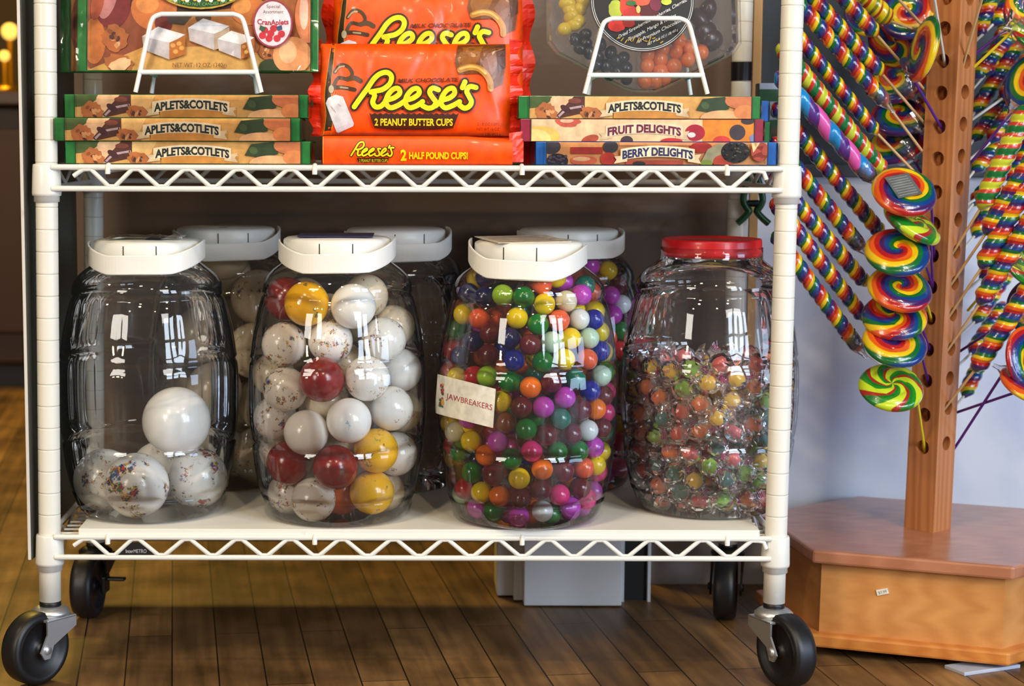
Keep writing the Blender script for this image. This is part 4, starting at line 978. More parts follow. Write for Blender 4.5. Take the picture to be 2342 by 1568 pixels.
# the large gift boxes
def big_box(x0, x1, y0, y1, Y, z0, label, full, dep=.032):
    s = SCL(Y); a = W(x0, y1, Y); b = W(x1, y1, Y); hh = (y1 - y0) / s
    t = thing('gift_box', ((a.x + b.x) / 2, Y, z0), label, 'box')
    LN = .13
    mp = lambda u, v, k: (a.x + u, Y - k * EPS * .6 + v * LN, z0 + v)
    mb = MB(); Mx = Matrix(((1, 0, 0, 0), (0, 1, LN, Y - LN * z0), (0, 0, 1, 0), (0, 0, 0, 1)))
    mb.box((a.x, 0.0003, z0), (b.x, dep, z0 + hh), col=GREEN, M=Mx, bev=.001)
    ik = Ink(x0, y1, s); ik.clip = (x0 + 24, y0, x1 - 22, y1 - 3)
    ik.rect(x0 + 24, y0, x1 - 22, y1 - 3, rgb(196, 130, 66))
    bg_ = [((250, 60), 90, 120, rgb(150, 78, 50)), ((640, 60), 90, 100, rgb(186, 110, 60)), ((420, -60), 260, 90, rgb(70, 46, 34))]
    for (x, y), p, q, c in bg_: ik.ell(x, y, p, q, c)
    ik.poly([(200, 170), (330, 108), (560, 128), (704, 170)], rgb(226, 176, 92)); ik.ell(455, 150, 170, 42, rgb(232, 184, 104))
    ik.ell(215, 96, 26, 52, rgb(214, 128, 62)); ik.ell(350, 22, 52, 50, rgb(220, 132, 70)); ik.ell(335, 12, 26, 22, rgb(234, 160, 90)); ik.ell(255, 10, 42, 58, rgb(132, 40, 48)); ik.ell(246, 4, 18, 44, rgb(206, 140, 140), .3); ik.ell(222, 10, 14, 40, rgb(186, 90, 60), .2)
    ik.ell(372, 56, 20, 22, rgb(118, 36, 40)); ik.poly([(376, 30), (440, 34), (418, 60), (384, 56)], rgb(70, 66, 66)); ik.ell(462, 44, 18, 10, rgb(80, 60, 44)); ik.ell(564, 26, 40, 34, rgb(218, 132, 62)); ik.ell(550, 16, 20, 18, rgb(240, 170, 90))
    walnut(ik, 262, 90, 30, 30, 21); walnut(ik, 272, 146, 34, 20, 31); walnut(ik, 610, 118, 22, 20, 41); ik.ell(275, 150, 26, 14, rgb(244, 206, 160), -.3, wob=.2, seed=4)
    ik.ell(614, 156, 26, 20, rgb(50, 70, 34)); ik.ell(664, 128, 44, 42, rgb(238, 172, 118)); ik.ell(654, 120, 20, 26, rgb(248, 204, 160)); ik.ell(700, 40, 30, 60, rgb(236, 150, 100)); ik.ell(690, 30, 10, 40, rgb(250, 210, 190))
    # three powdered sugar cubes
    for (x, y, k) in ((372, 98, 1.0), (474, 78, .96), (536, 102, .86)):
        ik.poly([(x - 48 * k, y - 12 * k), (x - 12 * k, y - 34 * k), (x + 50 * k, y - 16 * k), (x + 14 * k, y + 4 * k)], rgb(240, 240, 244))
        ik.poly([(x - 48 * k, y - 12 * k), (x + 14 * k, y + 2 * k), (x + 14 * k, y + 40 * k), (x - 44 * k, y + 18 * k)], rgb(206, 200, 204))
        ik.poly([(x + 14 * k, y + 2 * k), (x + 50 * k, y - 14 * k), (x + 50 * k, y + 28 * k), (x + 14 * k, y + 40 * k)], rgb(196, 120, 48) if k != .96 else rgb(196, 176, 156))
        if k != .96:
            for (dx, dy) in ((22, 8), (36, 4), (28, 22), (42, 14)): ik.ell(x + dx * k, y + dy * k, 6 * k, 5 * k, rgb(232, 180, 96), n=10)
    ik.text('NET WT. 12 OZ. (340g)', 394, 155, 516, 10, rgb(120, 70, 24), .0)
    # green oval crest on top, with its rim lettering
    ik.ell(457, -52, 118, 77, rgb(196, 160, 60)); ik.ell(457, -52, 114, 73, rgb(14, 82, 34))
    for i in range(16): ik.ell(390 + i * 9, 2 + 3 * math.sin(i * 2.1), 5, 5, [rgb(226, 180, 40), rgb(240, 240, 230), rgb(120, 170, 60)][i % 3], n=10)
    ik.text('FINE FRUIT AND NUT CANDIES SINCE 1920', 368, 2, 546, 7, rgb(120, 170, 90), 0, arc=-15)
    # round special assortment seal
    ik.ell(620, 57, 45, 54, rgb(150, 50, 76)); ik.ell(620, 57, 41, 50, rgb(238, 214, 220))
    ik.text('Special', 606, 22, 636, 8, rgb(60, 60, 70), 0); ik.text('Assortment', 598, 34, 644, 8, rgb(60, 60, 70), 0); ik.text('CranAplets', 585, 58, 656, 12, rgb(170, 30, 66), .03, arc=-2)
    for (x, y) in ((602, 72), (622, 68), (597, 84), (612, 90), (630, 90), (616, 79), (640, 80)): ik.ell(x, y, 8, 8, rgb(196, 30, 50), n=14)
    ik.poly([(592, 60), (604, 66), (600, 76), (590, 70)], rgb(40, 90, 60)); ik.poly([(640, 60), (628, 64), (632, 74), (642, 70)], rgb(40, 70, 110))
    ik.clip = None
    ik.rect(x0 + 23, y0, x0 + 25, y1 - 2, rgb(10, 40, 20)); ik.rect(x1 - 23, y0, x1 - 21, y1 - 2, rgb(10, 40, 20))
    ik.put(mb, mp)
    mb.build('carton', M_PRINT, t)
    c = MB(); vv = []; ff = []; nx, nz = 40, 14; rd = random.Random(5)
    for j in range(nz + 1):
        for i in range(nx + 1):
            u = (b.x - a.x) * i / nx; v = hh * j / nz; e = .0045 + .0015 * rd.random() + (.004 * math.sin(v * 60 + i * .3) ** 2 if i > nx - 4 or i < 3 else 0)
            vv.append((a.x + u, Y - e + v * LN, z0 + v))
    for j in range(nz):
        for i in range(nx): ff.append((j * (nx + 1) + i, j * (nx + 1) + i + 1, (j + 1) * (nx + 1) + i + 1, (j + 1) * (nx + 1) + i))
    c.add(vv, ff, smooth=True)
    c.build('cellophane', M_CELLO, t)
    return t
def easel(px_l, px_r, pt_l, pt_r, y_bot, y_bar, y_top, Y, z_foot, label):
    """white wire easel: bowed front frame, ledge bar and splayed back legs"""
    foot_l = W(px_l, y_bot, Y); foot_r = W(px_r, y_bot, Y); dz = z_foot + .0028 - foot_l.z
    t = thing('wire_easel', ((foot_l.x + foot_r.x) / 2, Y + .03, z_foot), label, 'stand', 'white wire easels')
    U = lambda x, y, yy=Y: W(x, y, yy)
    fr = [Vector((foot_l.x, Y, z_foot + .0028)), U(px_l + (pt_l - px_l) * .5, (y_bot + y_top) / 2), U(pt_l, y_top + 26), U(pt_l + 8, y_top + 8), U(pt_l + 26, y_top), U(pt_r - 26, y_top), U(pt_r - 8, y_top + 8), U(pt_r, y_top + 26), U(px_r + (pt_r - px_r) * .5, (y_bot + y_top) / 2), Vector((foot_r.x, Y, z_foot + .0028))]
    fr2 = [fr[0]] + smooth_path([fr[2], fr[3], fr[4]], 4) + smooth_path([fr[5], fr[6], fr[7]], 4) + [fr[9]]
    MB().tube(fr2, .0027, 12).build('front_frame', M_EASEL, t)
    k = (y_bot - y_bar) / (y_bot - y_top); bl = U(px_l + (pt_l - px_l) * k - 3, y_bar); br_ = U(px_r + (pt_r - px_r) * k + 3, y_bar)
    MB().tube([bl, br_], .0029, 12).build('ledge_bar', M_EASEL, t)
    for e in (bl + Vector((.012, 0, 0)), br_ - Vector((.012, 0, 0))):
        MB().tube([e, e + Vector((0, .060, -.002))], .0026, 10).build('ledge_arm', M_EASEL, t)
    yb = Y + .062
    bk = [Vector((foot_l.x + .010, yb, z_foot + .0028)), Vector((bl.x + .018, yb - .002, bl.z + .05)), Vector((br_.x - .018, yb - .002, bl.z + .05)), Vector((foot_r.x - .010, yb, z_foot + .0028))]
    MB().tube(bk, .0027, 10).build('back_frame', M_EASEL, t)
    return t
EY = .012
easel(310, 598, 343, 560, 217, 165, 32, EY, ZTL, 'white wire easel on the left stack, holding the large gift box')
easel(1337, 1618, 1375, 1580, 218, 172, 42, EY, ZTR, 'white wire easel on the right stack, holding the clear candy tray')
zb1 = W(450, 166, EY + .018).z
big_box(176, 728, -150, 165, EY + .012, W(450, 164, EY + .012).z, 'large green-edged candy gift box leaning on the left white easel', True)
big_box(138, 660, -150, 166, EY + .056, W(450, 166, EY + .056).z, 'second large green-edged gift box, only its left edge showing behind the first', True, dep=.028)

# ================================================================== orange peanut butter cup bags
ORANGE = rgb(255, 84, 0); OBR = rgb(56, 24, 10); YEL = rgb(252, 226, 0)
K2 = lambda x, y: (680 + x / 3.777, y / 3.777)
def bag_art(ik):
    p = lambda L: [K2(*q) for q in L]
    # ribbon down the left side with gold edges
    ik.poly(p([(300, 400), (330, 400), (318, 560), (300, 720), (300, 870), (318, 1010), (290, 1200), (225, 1200), (255, 1010), (240, 850), (268, 620)]), rgb(60, 34, 14))
    ik.stroke(p([(330, 400), (318, 560), (300, 720), (302, 870), (318, 1010), (290, 1200)]), 1.4, rgb(214, 160, 40)); ik.stroke(p([(300, 400), (268, 620), (240, 850), (255, 1010), (225, 1200)]), 1.4, rgb(214, 160, 40))
    ik.stroke(p([(330, 640), (380, 580), (450, 600), (480, 660), (440, 700), (360, 690), (320, 760)]), 8, rgb(74, 48, 22)); ik.stroke(p([(440, 700), (500, 690), (550, 715)]), 11, rgb(86, 58, 30)); ik.stroke(p([(330, 770), (400, 770), (500, 790)]), 9, rgb(66, 38, 16))
    ik.stroke(p([(335, 640), (370, 600), (410, 592)]), 4, rgb(196, 170, 130)); ik.stroke(p([(380, 770), (440, 776)]), 4, rgb(176, 150, 110)); ik.ell(*K2(300, 785), 6, 9, rgb(200, 186, 150)); ik.stroke(p([(330, 800), (318, 880)]), 1.5, rgb(190, 140, 60))
    ik.poly(p([(272, 860), (340, 832), (402, 850), (495, 1075), (488, 1100), (360, 1158), (345, 1150), (252, 905)]), rgb(216, 218, 224))
    ik.text('TO:', *K2(356, 925), K2(384, 0)[0], 4, rgb(190, 70, 50), 0, slope=.3); ik.text('FROM:', *K2(296, 940), K2(340, 0)[0], 4, rgb(190, 70, 50), 0, slope=1.2)
    # bitten chocolate cup at the upper right
    ik.poly(p([(1380, 410), (1790, 392), (1790, 560), (1765, 740), (1645, 795), (1640, 700), (1560, 650), (1385, 660), (1352, 560)]), rgb(118, 62, 16))
    ik.poly(p([(1420, 430), (1600, 420), (1520, 600), (1400, 600), (1375, 520)]), rgb(150, 88, 22)); ik.poly(p([(1640, 480), (1770, 430), (1700, 620), (1640, 700), (1580, 560)]), rgb(138, 84, 60)); ik.poly(p([(1700, 420), (1790, 400), (1790, 600), (1730, 640)]), rgb(84, 40, 20))
    ik.stroke(p([(1400, 620), (1480, 598), (1560, 610), (1620, 660), (1655, 720), (1660, 780)]), 14, rgb(196, 134, 44)); ik.stroke(p([(1400, 612), (1480, 592), (1555, 604), (1615, 650)]), 5, rgb(232, 186, 96))
    ik.text('MILK CHOCOLATE', *K2(868, 730), K2(1380, 0)[0], 9, rgb(90, 20, 0), .03, shear=.25, slope=-.02)
    # the script name: dark outline, then yellow strokes
    S_ = [[(498, 935), (545, 868), (610, 780), (665, 700), (720, 655), (780, 645), (815, 680), (800, 740), (745, 785), (690, 800), (640, 810)],
          [(650, 806), (672, 840), (655, 895), (680, 935), (725, 930), (765, 890)],
          [(765, 880), (835, 860), (885, 820), (872, 780), (825, 790), (780, 845), (770, 905), (805, 942), (865, 925), (930, 885)],
          [(930, 880), (1000, 860), (1050, 820), (1037, 780), (990, 790), (945, 845), (935, 905), (970, 942), (1030, 925), (1080, 890)],
          [(1215, 790), (1165, 775), (1140, 810), (1165, 855), (1192, 895), (1170, 935), (1125, 945), (1080, 925)],
          [(1192, 925), (1245, 880), (1310, 858), (1352, 820), (1340, 778), (1292, 788), (1250, 843), (1238, 905), (1272, 942), (1332, 925), (1395, 890)],
          [(1440, 722), (1418, 772)],
          [(1535, 770), (1482, 762), (1455, 800), (1478, 850), (1496, 890), (1476, 930), (1435, 945), (1395, 920)]]
    for w, c in ((20.5, OBR), (11.5, YEL)):
        for q in S_: ik.stroke(p(q), w, c)
    # pleated cup banner
    top = []
    for i in range(33): top.append((625 + i * (1390 - 625) / 32, 990 + (10 if i % 2 else -4)))
    ik.poly(p(top + [(1340, 1115), (1180, 1128), (830, 1128), (670, 1115)]), rgb(64, 26, 8))
    ik.text('2 PEANUT BUTTER CUPS', *K2(672, 1092), K2(1338, 0)[0], 15.5, rgb(240, 220, 30), .03)
    for i, (tx, a, b) in enumerate((('2 - 8 OZ CUPS', 1545, 1735), ('NET WT 16 OZ', 1545, 1735), ('(1 LB) 453 g', 1580, 1750))): ik.text(tx, *K2(a, 1090 + i * 44), K2(b, 0)[0], 6.5, rgb(110, 30, 4), 0)
def bag(dx, dy, Y, z0, lean, label, seed, wpx=(735, 1165), top=105, bot=312):
    """pillow bag with crimped side seams; art in the front bag's pixels, shifted by (dx, dy)"""
    s = SCL(Y); t = thing('candy_bag', (W(950 + dx, bot, Y).x, Y, z0), label, 'candy bag')
    cx = (wpx[0] + wpx[1]) / 2; hw = (wpx[1] - wpx[0]) / 2 / s; hh = (bot - top) / s; X0 = W(cx + dx, bot, Y).x; rd = random.Random(seed)
    wr = [(rd.uniform(-1, 1) * hw, hh * rd.uniform(.55, 1.05), rd.uniform(.004, .010), rd.uniform(-.6, .6), rd.uniform(.0006, .0018) * rd.choice((-1, 1))) for _ in range(16)]
    def bul(u, v):
        a = max(0, 1 - abs(u / hw) ** 5) * max(0, 1 - abs(2 * v / hh - 1) ** 6); d = .014 * a ** .6
        for (x, y, w, sl, am) in wr:
            q = (u - x - sl * (v - y)) / w; d += am * math.exp(-q * q) * min(1, max(0, v / hh)) * a ** .3
        d += .0012 * math.sin(u * 60 + 4 * v / hh) * (v / hh) ** 2
        return d
    def mp(u, v, k): return (X0 + u, Y - bul(u, v) - k * .00013 + lean * v, z0 + v)
    mb = MB(); nx, nz = 90, 48; vv = []; ff = []
    for side in (0, 1):
        o = len(vv)
        for j in range(nz + 1):
            for i in range(nx + 1):
                u = -hw + 2 * hw * i / nx; v = hh * j / nz; vv.append(mp(u, v, 0) if side == 0 else (X0 + u, Y + .6 * bul(u, v) + lean * v + .0006, z0 + v))
        for j in range(nz):
            for i in range(nx):
                a = o + j * (nx + 1) + i; ff.append((a, a + 1, a + nx + 2, a + nx + 1) if side == 0 else (a, a + nx + 1, a + nx + 2, a + 1))
    mb.add(vv, ff, 0, ORANGE, True)
    ik = Ink(cx, bot, s); ik.clip = (wpx[0], top, wpx[1], bot); bag_art(ik); ik.clip = None
    ik.put(mb, mp, sub=.007)
    mb.build('wrapper', M_FOIL, t)
    # crimped end seams
    for sg in (-1, 1):
        c = MB(); vv = []; ff = []; n = 40
        for j in range(n + 1):
            v = hh * (-.01 + 1.06 * j / n); z_ = math.sin(j * 1.9 + seed) * .0010 + math.sin(j * .45 + seed) * .004
            for i, u in enumerate((0, .006, .013)):
                vv.append((X0 + sg * (hw + u * (1 + .25 * math.sin(j * .6 + seed))) - sg * .001, Y + lean * v + z_ * (i * .6) + .006 * i * .5, z0 + v))
        for j in range(n):
            for i in range(2): ff.append((j * 3 + i, j * 3 + i + 1, j * 3 + i + 4, j * 3 + i + 3))
        c.add(vv, ff, 0, rgb(236, 40, 4)); c.build('crimped_seam', M_FOIL, t)
    return t
def flat_pack():
    x0, x1, y0, y1, Y = 738, 1172, 310, 374, -.012; s = SCL(Y); a = W(x0, y1, Y); b = W(x1, y1, Y); z0 = ZS1 + .0004; hh = (y1 - y0) / s
    t = thing('candy_bag', ((a.x + b.x) / 2, Y, z0), 'orange candy bag lying flat at the front of the upper shelf under the standing bag', 'candy bag')
    def mp(u, v, k):
        e = min(1, (b.x - a.x - u) / .05); return (a.x + u, Y - .004 * math.sin(PI * max(0, min(1, v / hh))) - .0012 * math.sin(u * 90) * (1 - e) - k * .00013, z0 + v * (.86 + .14 * max(.0, e)))
    mb = MB(); vv = []; ff = []; nx, nz = 70, 8
    for j in range(nz + 1):
        for i in range(nx + 1): vv.append(mp((b.x - a.x) * i / nx, hh * j / nz, 0))
    for j in range(nz):
        for i in range(nx): ff.append((j * (nx + 1) + i, j * (nx + 1) + i + 1, (j + 1) * (nx + 1) + i + 1, (j + 1) * (nx + 1) + i))
    o = len(vv)
    for i in range(nx + 1): vv.append((a.x + (b.x - a.x) * i / nx, Y + .028, z0 + hh * .96))
    for i in range(nx + 1): vv.append((a.x + (b.x - a.x) * i / nx, Y + .028, z0))
    for i in range(nx):
        ff.append((nz * (nx + 1) + i, nz * (nx + 1) + i + 1, o + i + 1, o + i)); ff.append((o + i, o + i + 1, o + nx + 2 + i, o + nx + 1 + i)); ff.append((i + 1, i, o + nx + 1 + i, o + nx + 2 + i))
    mb.add(vv, ff, 0, ORANGE, True)
    ik = Ink(x0, y1, s); p = lambda L: [K2(*q) for q in L]
    # small script name, shrunk from the large one
    q = lambda L: [K2(458 + (x - 480) * .352, 1330 + (y - 940) * .40 + 8) for x, y in L]
    S_ = [[(498, 935), (610, 780), (665, 700), (720, 655), (790, 650), (812, 720), (745, 785), (640, 810)], [(650, 806), (672, 840), (655, 895), (680, 935), (745, 915)],
          [(765, 880), (885, 820), (872, 780), (780, 845), (770, 905), (805, 942), (930, 885)], [(930, 880), (1050, 820), (1037, 780), (945, 845), (935, 905), (970, 942), (1080, 890)],
          [(1215, 790), (1150, 790), (1192, 895), (1140, 945), (1080, 925)], [(1192, 925), (1340, 830), (1330, 778), (1250, 843), (1238, 905), (1272, 942), (1395, 890)], [(1440, 722), (1418, 772)], [(1535, 770), (1465, 775), (1496, 890), (1450, 945), (1395, 920)]]
    for w, c in ((7.5, OBR), (3.9, YEL)):
        for L in S_: ik.stroke(q(L), w, c)
    ik.poly(p([(512, 1356), (790, 1356), (775, 1396), (530, 1396)]), rgb(64, 26, 8)); ik.text('2 PEANUT BUTTER CUPS', *K2(534, 1392), K2(778, 0)[0], 7, YEL, .0)
    ik.text('2', *K2(889, 1376), K2(940, 0)[0], 24, YEL, .04); ik.text('HALF POUND CUPS!', *K2(962, 1362), K2(1466, 0)[0], 15, YEL, .04)
    ik.stroke(p([(226, 1180), (224, 1400)]), 1.4, rgb(230, 170, 40))
    ik.put(mb, mp, sub=.008); mb.build('wrapper', M_FOIL, t)
    c = MB(); rd = random.Random(8); vv = []; ff = []   # crushed end flap folded up on the right
    for j in range(9):
        for i in range(5): vv.append((b.x - .004 + .0042 * i, Y - .002 + .002 * rd.random() + .002 * i, z0 + .003 + hh * j / 8 * (1.02 + .02 * i)))
    for j in range(8):
        for i in range(4): ff.append((j * 5 + i, j * 5 + i + 1, j * 5 + i + 6, j * 5 + i + 5))
    c.add(vv, ff, 0, rgb(240, 60, 6)); c.build('crimped_seam', M_FOIL, t)
flat_pack()
zfp = W(950, 313, .012).z
bag(0, 0, .028, ZS1 + .0328, .10, 'front orange candy bag standing upright with yellow script name and white gift tag', 3)
bag(28, -100, .080, ZS1 + .0012, .10, 'rear orange candy bag, its lower half hidden by the front one', 7, bot=496)

# ================================================================== clear tray of chocolates
tray = thing('candy_tray', (W(1475, 150, .03).x, .03, ZTR + .005), 'clear plastic octagonal candy tray leaning on the right white easel', 'tray')
TO = [(1252, -170), (1252, 95), (1272, 122), (1428, 206), (1450, 212), (1500, 212), (1522, 204), (1682, 124), (1700, 98), (1700, -170)]
TY = EY + .014; LNT = .12
def tp(x, y, yy=0.0):
    p = W(x, y, TY); return Vector((p.x, TY + yy + (p.z - ZTR) * LNT, p.z))
def ring(sc, yy): return [tp(1475 + (x - 1475) * sc, 20 + (y - 20) * sc, yy) for x, y in TO]
mb = MB(); rings = [ring(.93, .0), ring(.955, .0), ring(.97, .003), ring(.985, .004), ring(1.0, .006), ring(1.0, .009), ring(.975, .010), ring(.95, .034), ring(.90, .036)]
n = len(TO)
for r_ in rings: mb.add(r_, [])
for i in range(len(rings) - 1):
    for j in range(n - 1): mb.f.append([i * n + j, i * n + j + 1, (i + 1) * n + j + 1, (i + 1) * n + j]); mb.mi.append(0); mb.c.append((1, 1, 1)); mb.sm.append(False)
for k in (0, len(rings) - 1):
    tri = tessellate_polygon([[Vector((a, -b, 0)) for a, b in TO]])
    for t_ in tri: mb.f.append([k * n + i for i in t_]); mb.mi.append(0); mb.c.append((1, 1, 1)); mb.sm.append(False)
mb.build('shell', M_TRAY, tray)
def wall_(a, b): return MB().add([tp(*a, .012), tp(*b, .012), tp(*b, .033), tp(*a, .033)], [(0, 1, 2, 3)])
M_DIV = clear_mat('tray_divider_plastic', (.9, .9, .9), .25, .1, 1.5, base=.04)
for a, b in (((1462, 60), (1462, 200)), ((1462, 60), (1275, 118)), ((1462, 60), (1680, 118)), ((1462, 60), (1330, -150)), ((1462, 60), (1600, -150))): wall_(a, b).build('divider', M_DIV, tray)
mb = MB(); ik = Ink(1472, 0, 1); mb.add([], [])
LCX, LCY, LR = 1472, -2, 120
def lp(u, v, k): return tp(LCX + u, LCY - v, -.0012 - k * .00012)
ik = Ink(LCX, LCY, 1.0); ik.ell(LCX, LCY, LR, LR, rgb(16, 14, 14), n=48); 
for rr_ in (LR - 3, LR - 7):
    ik.stroke([(LCX + rr_ * math.cos(a / 24 * PI), LCY + rr_ * math.sin(a / 24 * PI)) for a in range(0, 25)], 1.5, rgb(210, 210, 210))
for (x, y, a, b, c) in ((1411, 20, 17, 22, rgb(176, 190, 60)), (1436, 12, 16, 30, rgb(206, 60, 40)), (1452, 28, 24, 14, rgb(196, 44, 36)), (1486, 18, 24, 26, rgb(84, 18, 24)), (1412, 58, 20, 14, rgb(206, 40, 30)), (1440, 52, 14, 10, rgb(150, 20, 20)), (1470, 0, 20, 12, rgb(226, 90, 60)), (1502, 8, 14, 16, rgb(120, 30, 60)), (1446, 6, 12, 6, rgb(50, 110, 50)), (1462, 20, 5, 9, rgb(240, 210, 120)), (1527, 2, 12, 8, rgb(200, 220, 60)), (1530, -20, 14, 14, rgb(170, 30, 80))): ik.ell(x, y, a, b, c, wob=.1, seed=int(x))
ik.text('Dried Strawberries, Blueberries, Cherries,', 1416, 88, 1574, 9, rgb(235, 235, 230), .0, slope=-.55)
ik.text('Pineapple, Mango & Raisins', 1438, 94, 1548, 9, rgb(235, 235, 230), .0, slope=-.52)
ik.text('in Premium Chocolate', 1461, 98, 1560, 9, rgb(235, 235, 230), .0, slope=-.50)
ik.text('NET WT 16 OZ (1 LB) 453 g', 1482, 104, 1552, 6, rgb(235, 235, 230), .0, slope=-.5)
for i in range(12): ik.stroke([(1412 + i * 9, 88 + (i % 3) * 5), (1418 + i * 9, 82 + (i % 4) * 4)], 2, rgb(200, 160, 50))
ik.put(mb, lp); mb.c[0:0] = []
o = mb.build('round_label', M_PRINT, tray); o['label'] = 'black round label with fruit picture and white lettering'
K3 = lambda x, y: (1180 + x / 3.409, y / 3.409)
tm = {'orange': ball_mat('orange_coated_candy', rgb(240, 124, 60), [rgb(200, 90, 40)], .9, rough=.35), 'yellow': ball_mat('yellow_coated_candy', rgb(232, 200, 40), [rgb(190, 160, 30)], .9, rough=.35),
      'navy': ball_mat('navy_coated_candy', rgb(20, 26, 44), [rgb(16, 18, 30)], .9, rough=.3), 'brown': ball_mat('dark_chocolate_candy', rgb(58, 26, 30), [rgb(40, 20, 24)], .9, rough=.35)}
for k_ in tm: BM['t_' + k_] = tm[k_]; WORD['t_' + k_] = {'navy': 'navy blue', 'brown': 'dark chocolate'}.get(k_, k_)
ch = [('orange', .0088, (1.08, .9, 1), [(1045, 505), (1155, 455), (1275, 395), (1385, 365), (1480, 400), (1370, 460), (1260, 510), (1150, 545), (1025, 635), (1050, 425), (1165, 385), (1300, 310), (1110, 630), (1180, 600)]),
      ('yellow', .0088, (.9, .9, 1.15), [(520, 60), (440, 60), (400, 215), (470, 180), (450, 115), (510, 150), (420, 10), (545, 5)]),
      ('brown', .0135, (1, .75, 1.1), [(1540, 60), (1480, 130), (1520, 230), (1560, 300)]),
      ('navy', .0078, (1.1, .9, .9), [(480, 300), (560, 330), (590, 400), (660, 440), (680, 340), (760, 400), (640, 500), (720, 510), (800, 470), (860, 440), (810, 560), (880, 520), (740, 575), (880, 610), (560, 260), (520, 370)])]
for k_, r_, sc_, L in ch:
    pts = [tp(*K3(x, y), .014 + r_) for x, y in L]
    cnt = {}
    for i, p in enumerate(pts):
        x, y = pixel(p); 
        pos = {'orange': 'lower right', 'yellow': 'upper left', 'brown': 'upper right', 'navy': 'lower left'}[k_]
        others = sorted(range(len(pts)), key=lambda j: (L[j][1], L[j][0])); rk = others.index(i)
        rowset = sorted(range(len(pts)), key=lambda j: L[j][0]); ck = rowset.index(i)
        on_ = ['first', 'second', 'third', 'fourth', 'fifth', 'sixth', 'seventh', 'eighth', 'ninth', 'tenth', 'eleventh', 'twelfth', 'thirteenth', 'fourteenth', 'fifteenth', 'sixteenth']
        o = put_ball(p, r_, 't_' + k_, f'{WORD["t_" + k_]} coated sweet in the tray, {on_[rk]} from the top, {on_[ck]} from the left', f'{WORD["t_" + k_]} sweets in the clear tray', name='coated_sweet')
        o.scale = tuple(r_ * q for q in sc_)

# small green and white packet behind the right end of the shelf
pk = thing('packet', (W(1757, 330, .22).x, .22, ZS1 + .003), 'green and white packet standing at the rear right corner of the upper shelf', 'packet')
a = W(1733, 378, .21); b = W(1800, 190, .21); mb = MB(); z0 = ZS1 + .0006
mb.box((a.x, .21, z0), (b.x, .24, b.z), col=rgb(20, 50, 26), bev=.002)
ik = Ink(0, 0, 1); zz = lambda py: -W(1757, py, .21).z
ik.rect(a.x, zz(190), b.x, zz(204), rgb(170, 176, 190)); ik.rect(a.x, zz(204), b.x, zz(232), rgb(14, 74, 34)); ik.rect(a.x, zz(232), b.x, zz(274), rgb(150, 160, 170)); ik.text('CO', a.x + .005, zz(268), a.x + .024, .013, rgb(24, 30, 34), .03)
ik.rect(a.x, zz(274), b.x, zz(292), rgb(16, 70, 34)); ik.rect(a.x, zz(292), b.x, zz(312), rgb(70, 50, 20))
ik.put(mb, lambda u, v, k: (u, .21 - k * EPS, v)); mb.build('pouch', M_PRINT, pk)

# ================================================================== lollipop stand
def wood_mat(name, c1, c2, sc=(30, 30, 1.2), rough=.35):
    m, nt, b = nodes(name); L = nt.links
    tc = N(nt, 'ShaderNodeTexCoord'); mp = N(nt, 'ShaderNodeMapping'); mp.inputs['Scale'].default_value = sc; L.new(tc.outputs['Object'], mp.inputs[0])
    no = N(nt, 'ShaderNodeTexNoise'); no.inputs['Scale'].default_value = 2.2; no.inputs['Detail'].default_value = 5; no.inputs['Distortion'].default_value = .8; L.new(mp.outputs[0], no.inputs['Vector'])
    wv = N(nt, 'ShaderNodeTexWave'); wv.inputs['Scale'].default_value = 2.6; wv.inputs['Distortion'].default_value = 7; wv.inputs['Detail'].default_value = 3; L.new(mp.outputs[0], wv.inputs['Vector'])
    ad = N(nt, 'ShaderNodeMath', operation='MULTIPLY_ADD'); L.new(wv.outputs['Fac'], ad.inputs[0]); ad.inputs[1].default_value = .35; 
    h = N(nt, 'ShaderNodeMath', operation='MULTIPLY'); L.new(no.outputs['Fac'], h.inputs[0]); h.inputs[1].default_value = .75; L.new(h.outputs[0], ad.inputs[2])
    x = N(nt, 'ShaderNodeMix', data_type='RGBA'); x.inputs[6].default_value = (*c1, 1); x.inputs[7].default_value = (*c2, 1); L.new(ad.outputs[0], x.inputs[0])
    L.new(x.outputs[2], b.inputs['Base Color']); b.inputs['Roughness'].default_value = rough; b.inputs['Coat Weight'].default_value = .25; b.inputs['Coat Roughness'].default_value = .2
    bp = N(nt, 'ShaderNodeBump'); bp.inputs['Strength'].default_value = .15; bp.inputs['Distance'].default_value = .001; L.new(ad.outputs[0], bp.inputs['Height']); L.new(bp.outputs[0], b.inputs['Normal'])
    return m
HX = [(.466, .322), (.492, .103), (.714, .029), (.878, .167), (.852, .386), (.632, .459)]
HC = (.672, .2445)
stand = thing('lollipop_stand', (HC[0], HC[1], 0), 'varnished wooden lollipop stand, hexagonal box base with drilled square post', 'stand')
def hexa(inset, z0, z1):
    P = []
    for x, y in HX:
        d = Vector((x - HC[0], y - HC[1])); l = d.length; d *= (l - inset) / l; P.append((HC[0] + d.x, HC[1] + d.y))
    return P, z0, z1
TL_ = -.014
TM = Matrix.Translation((HC[0], HC[1], 0)) @ Matrix.Rotation(.014, 4, 'Y') @ Matrix.Translation((-HC[0], -HC[1], 0))
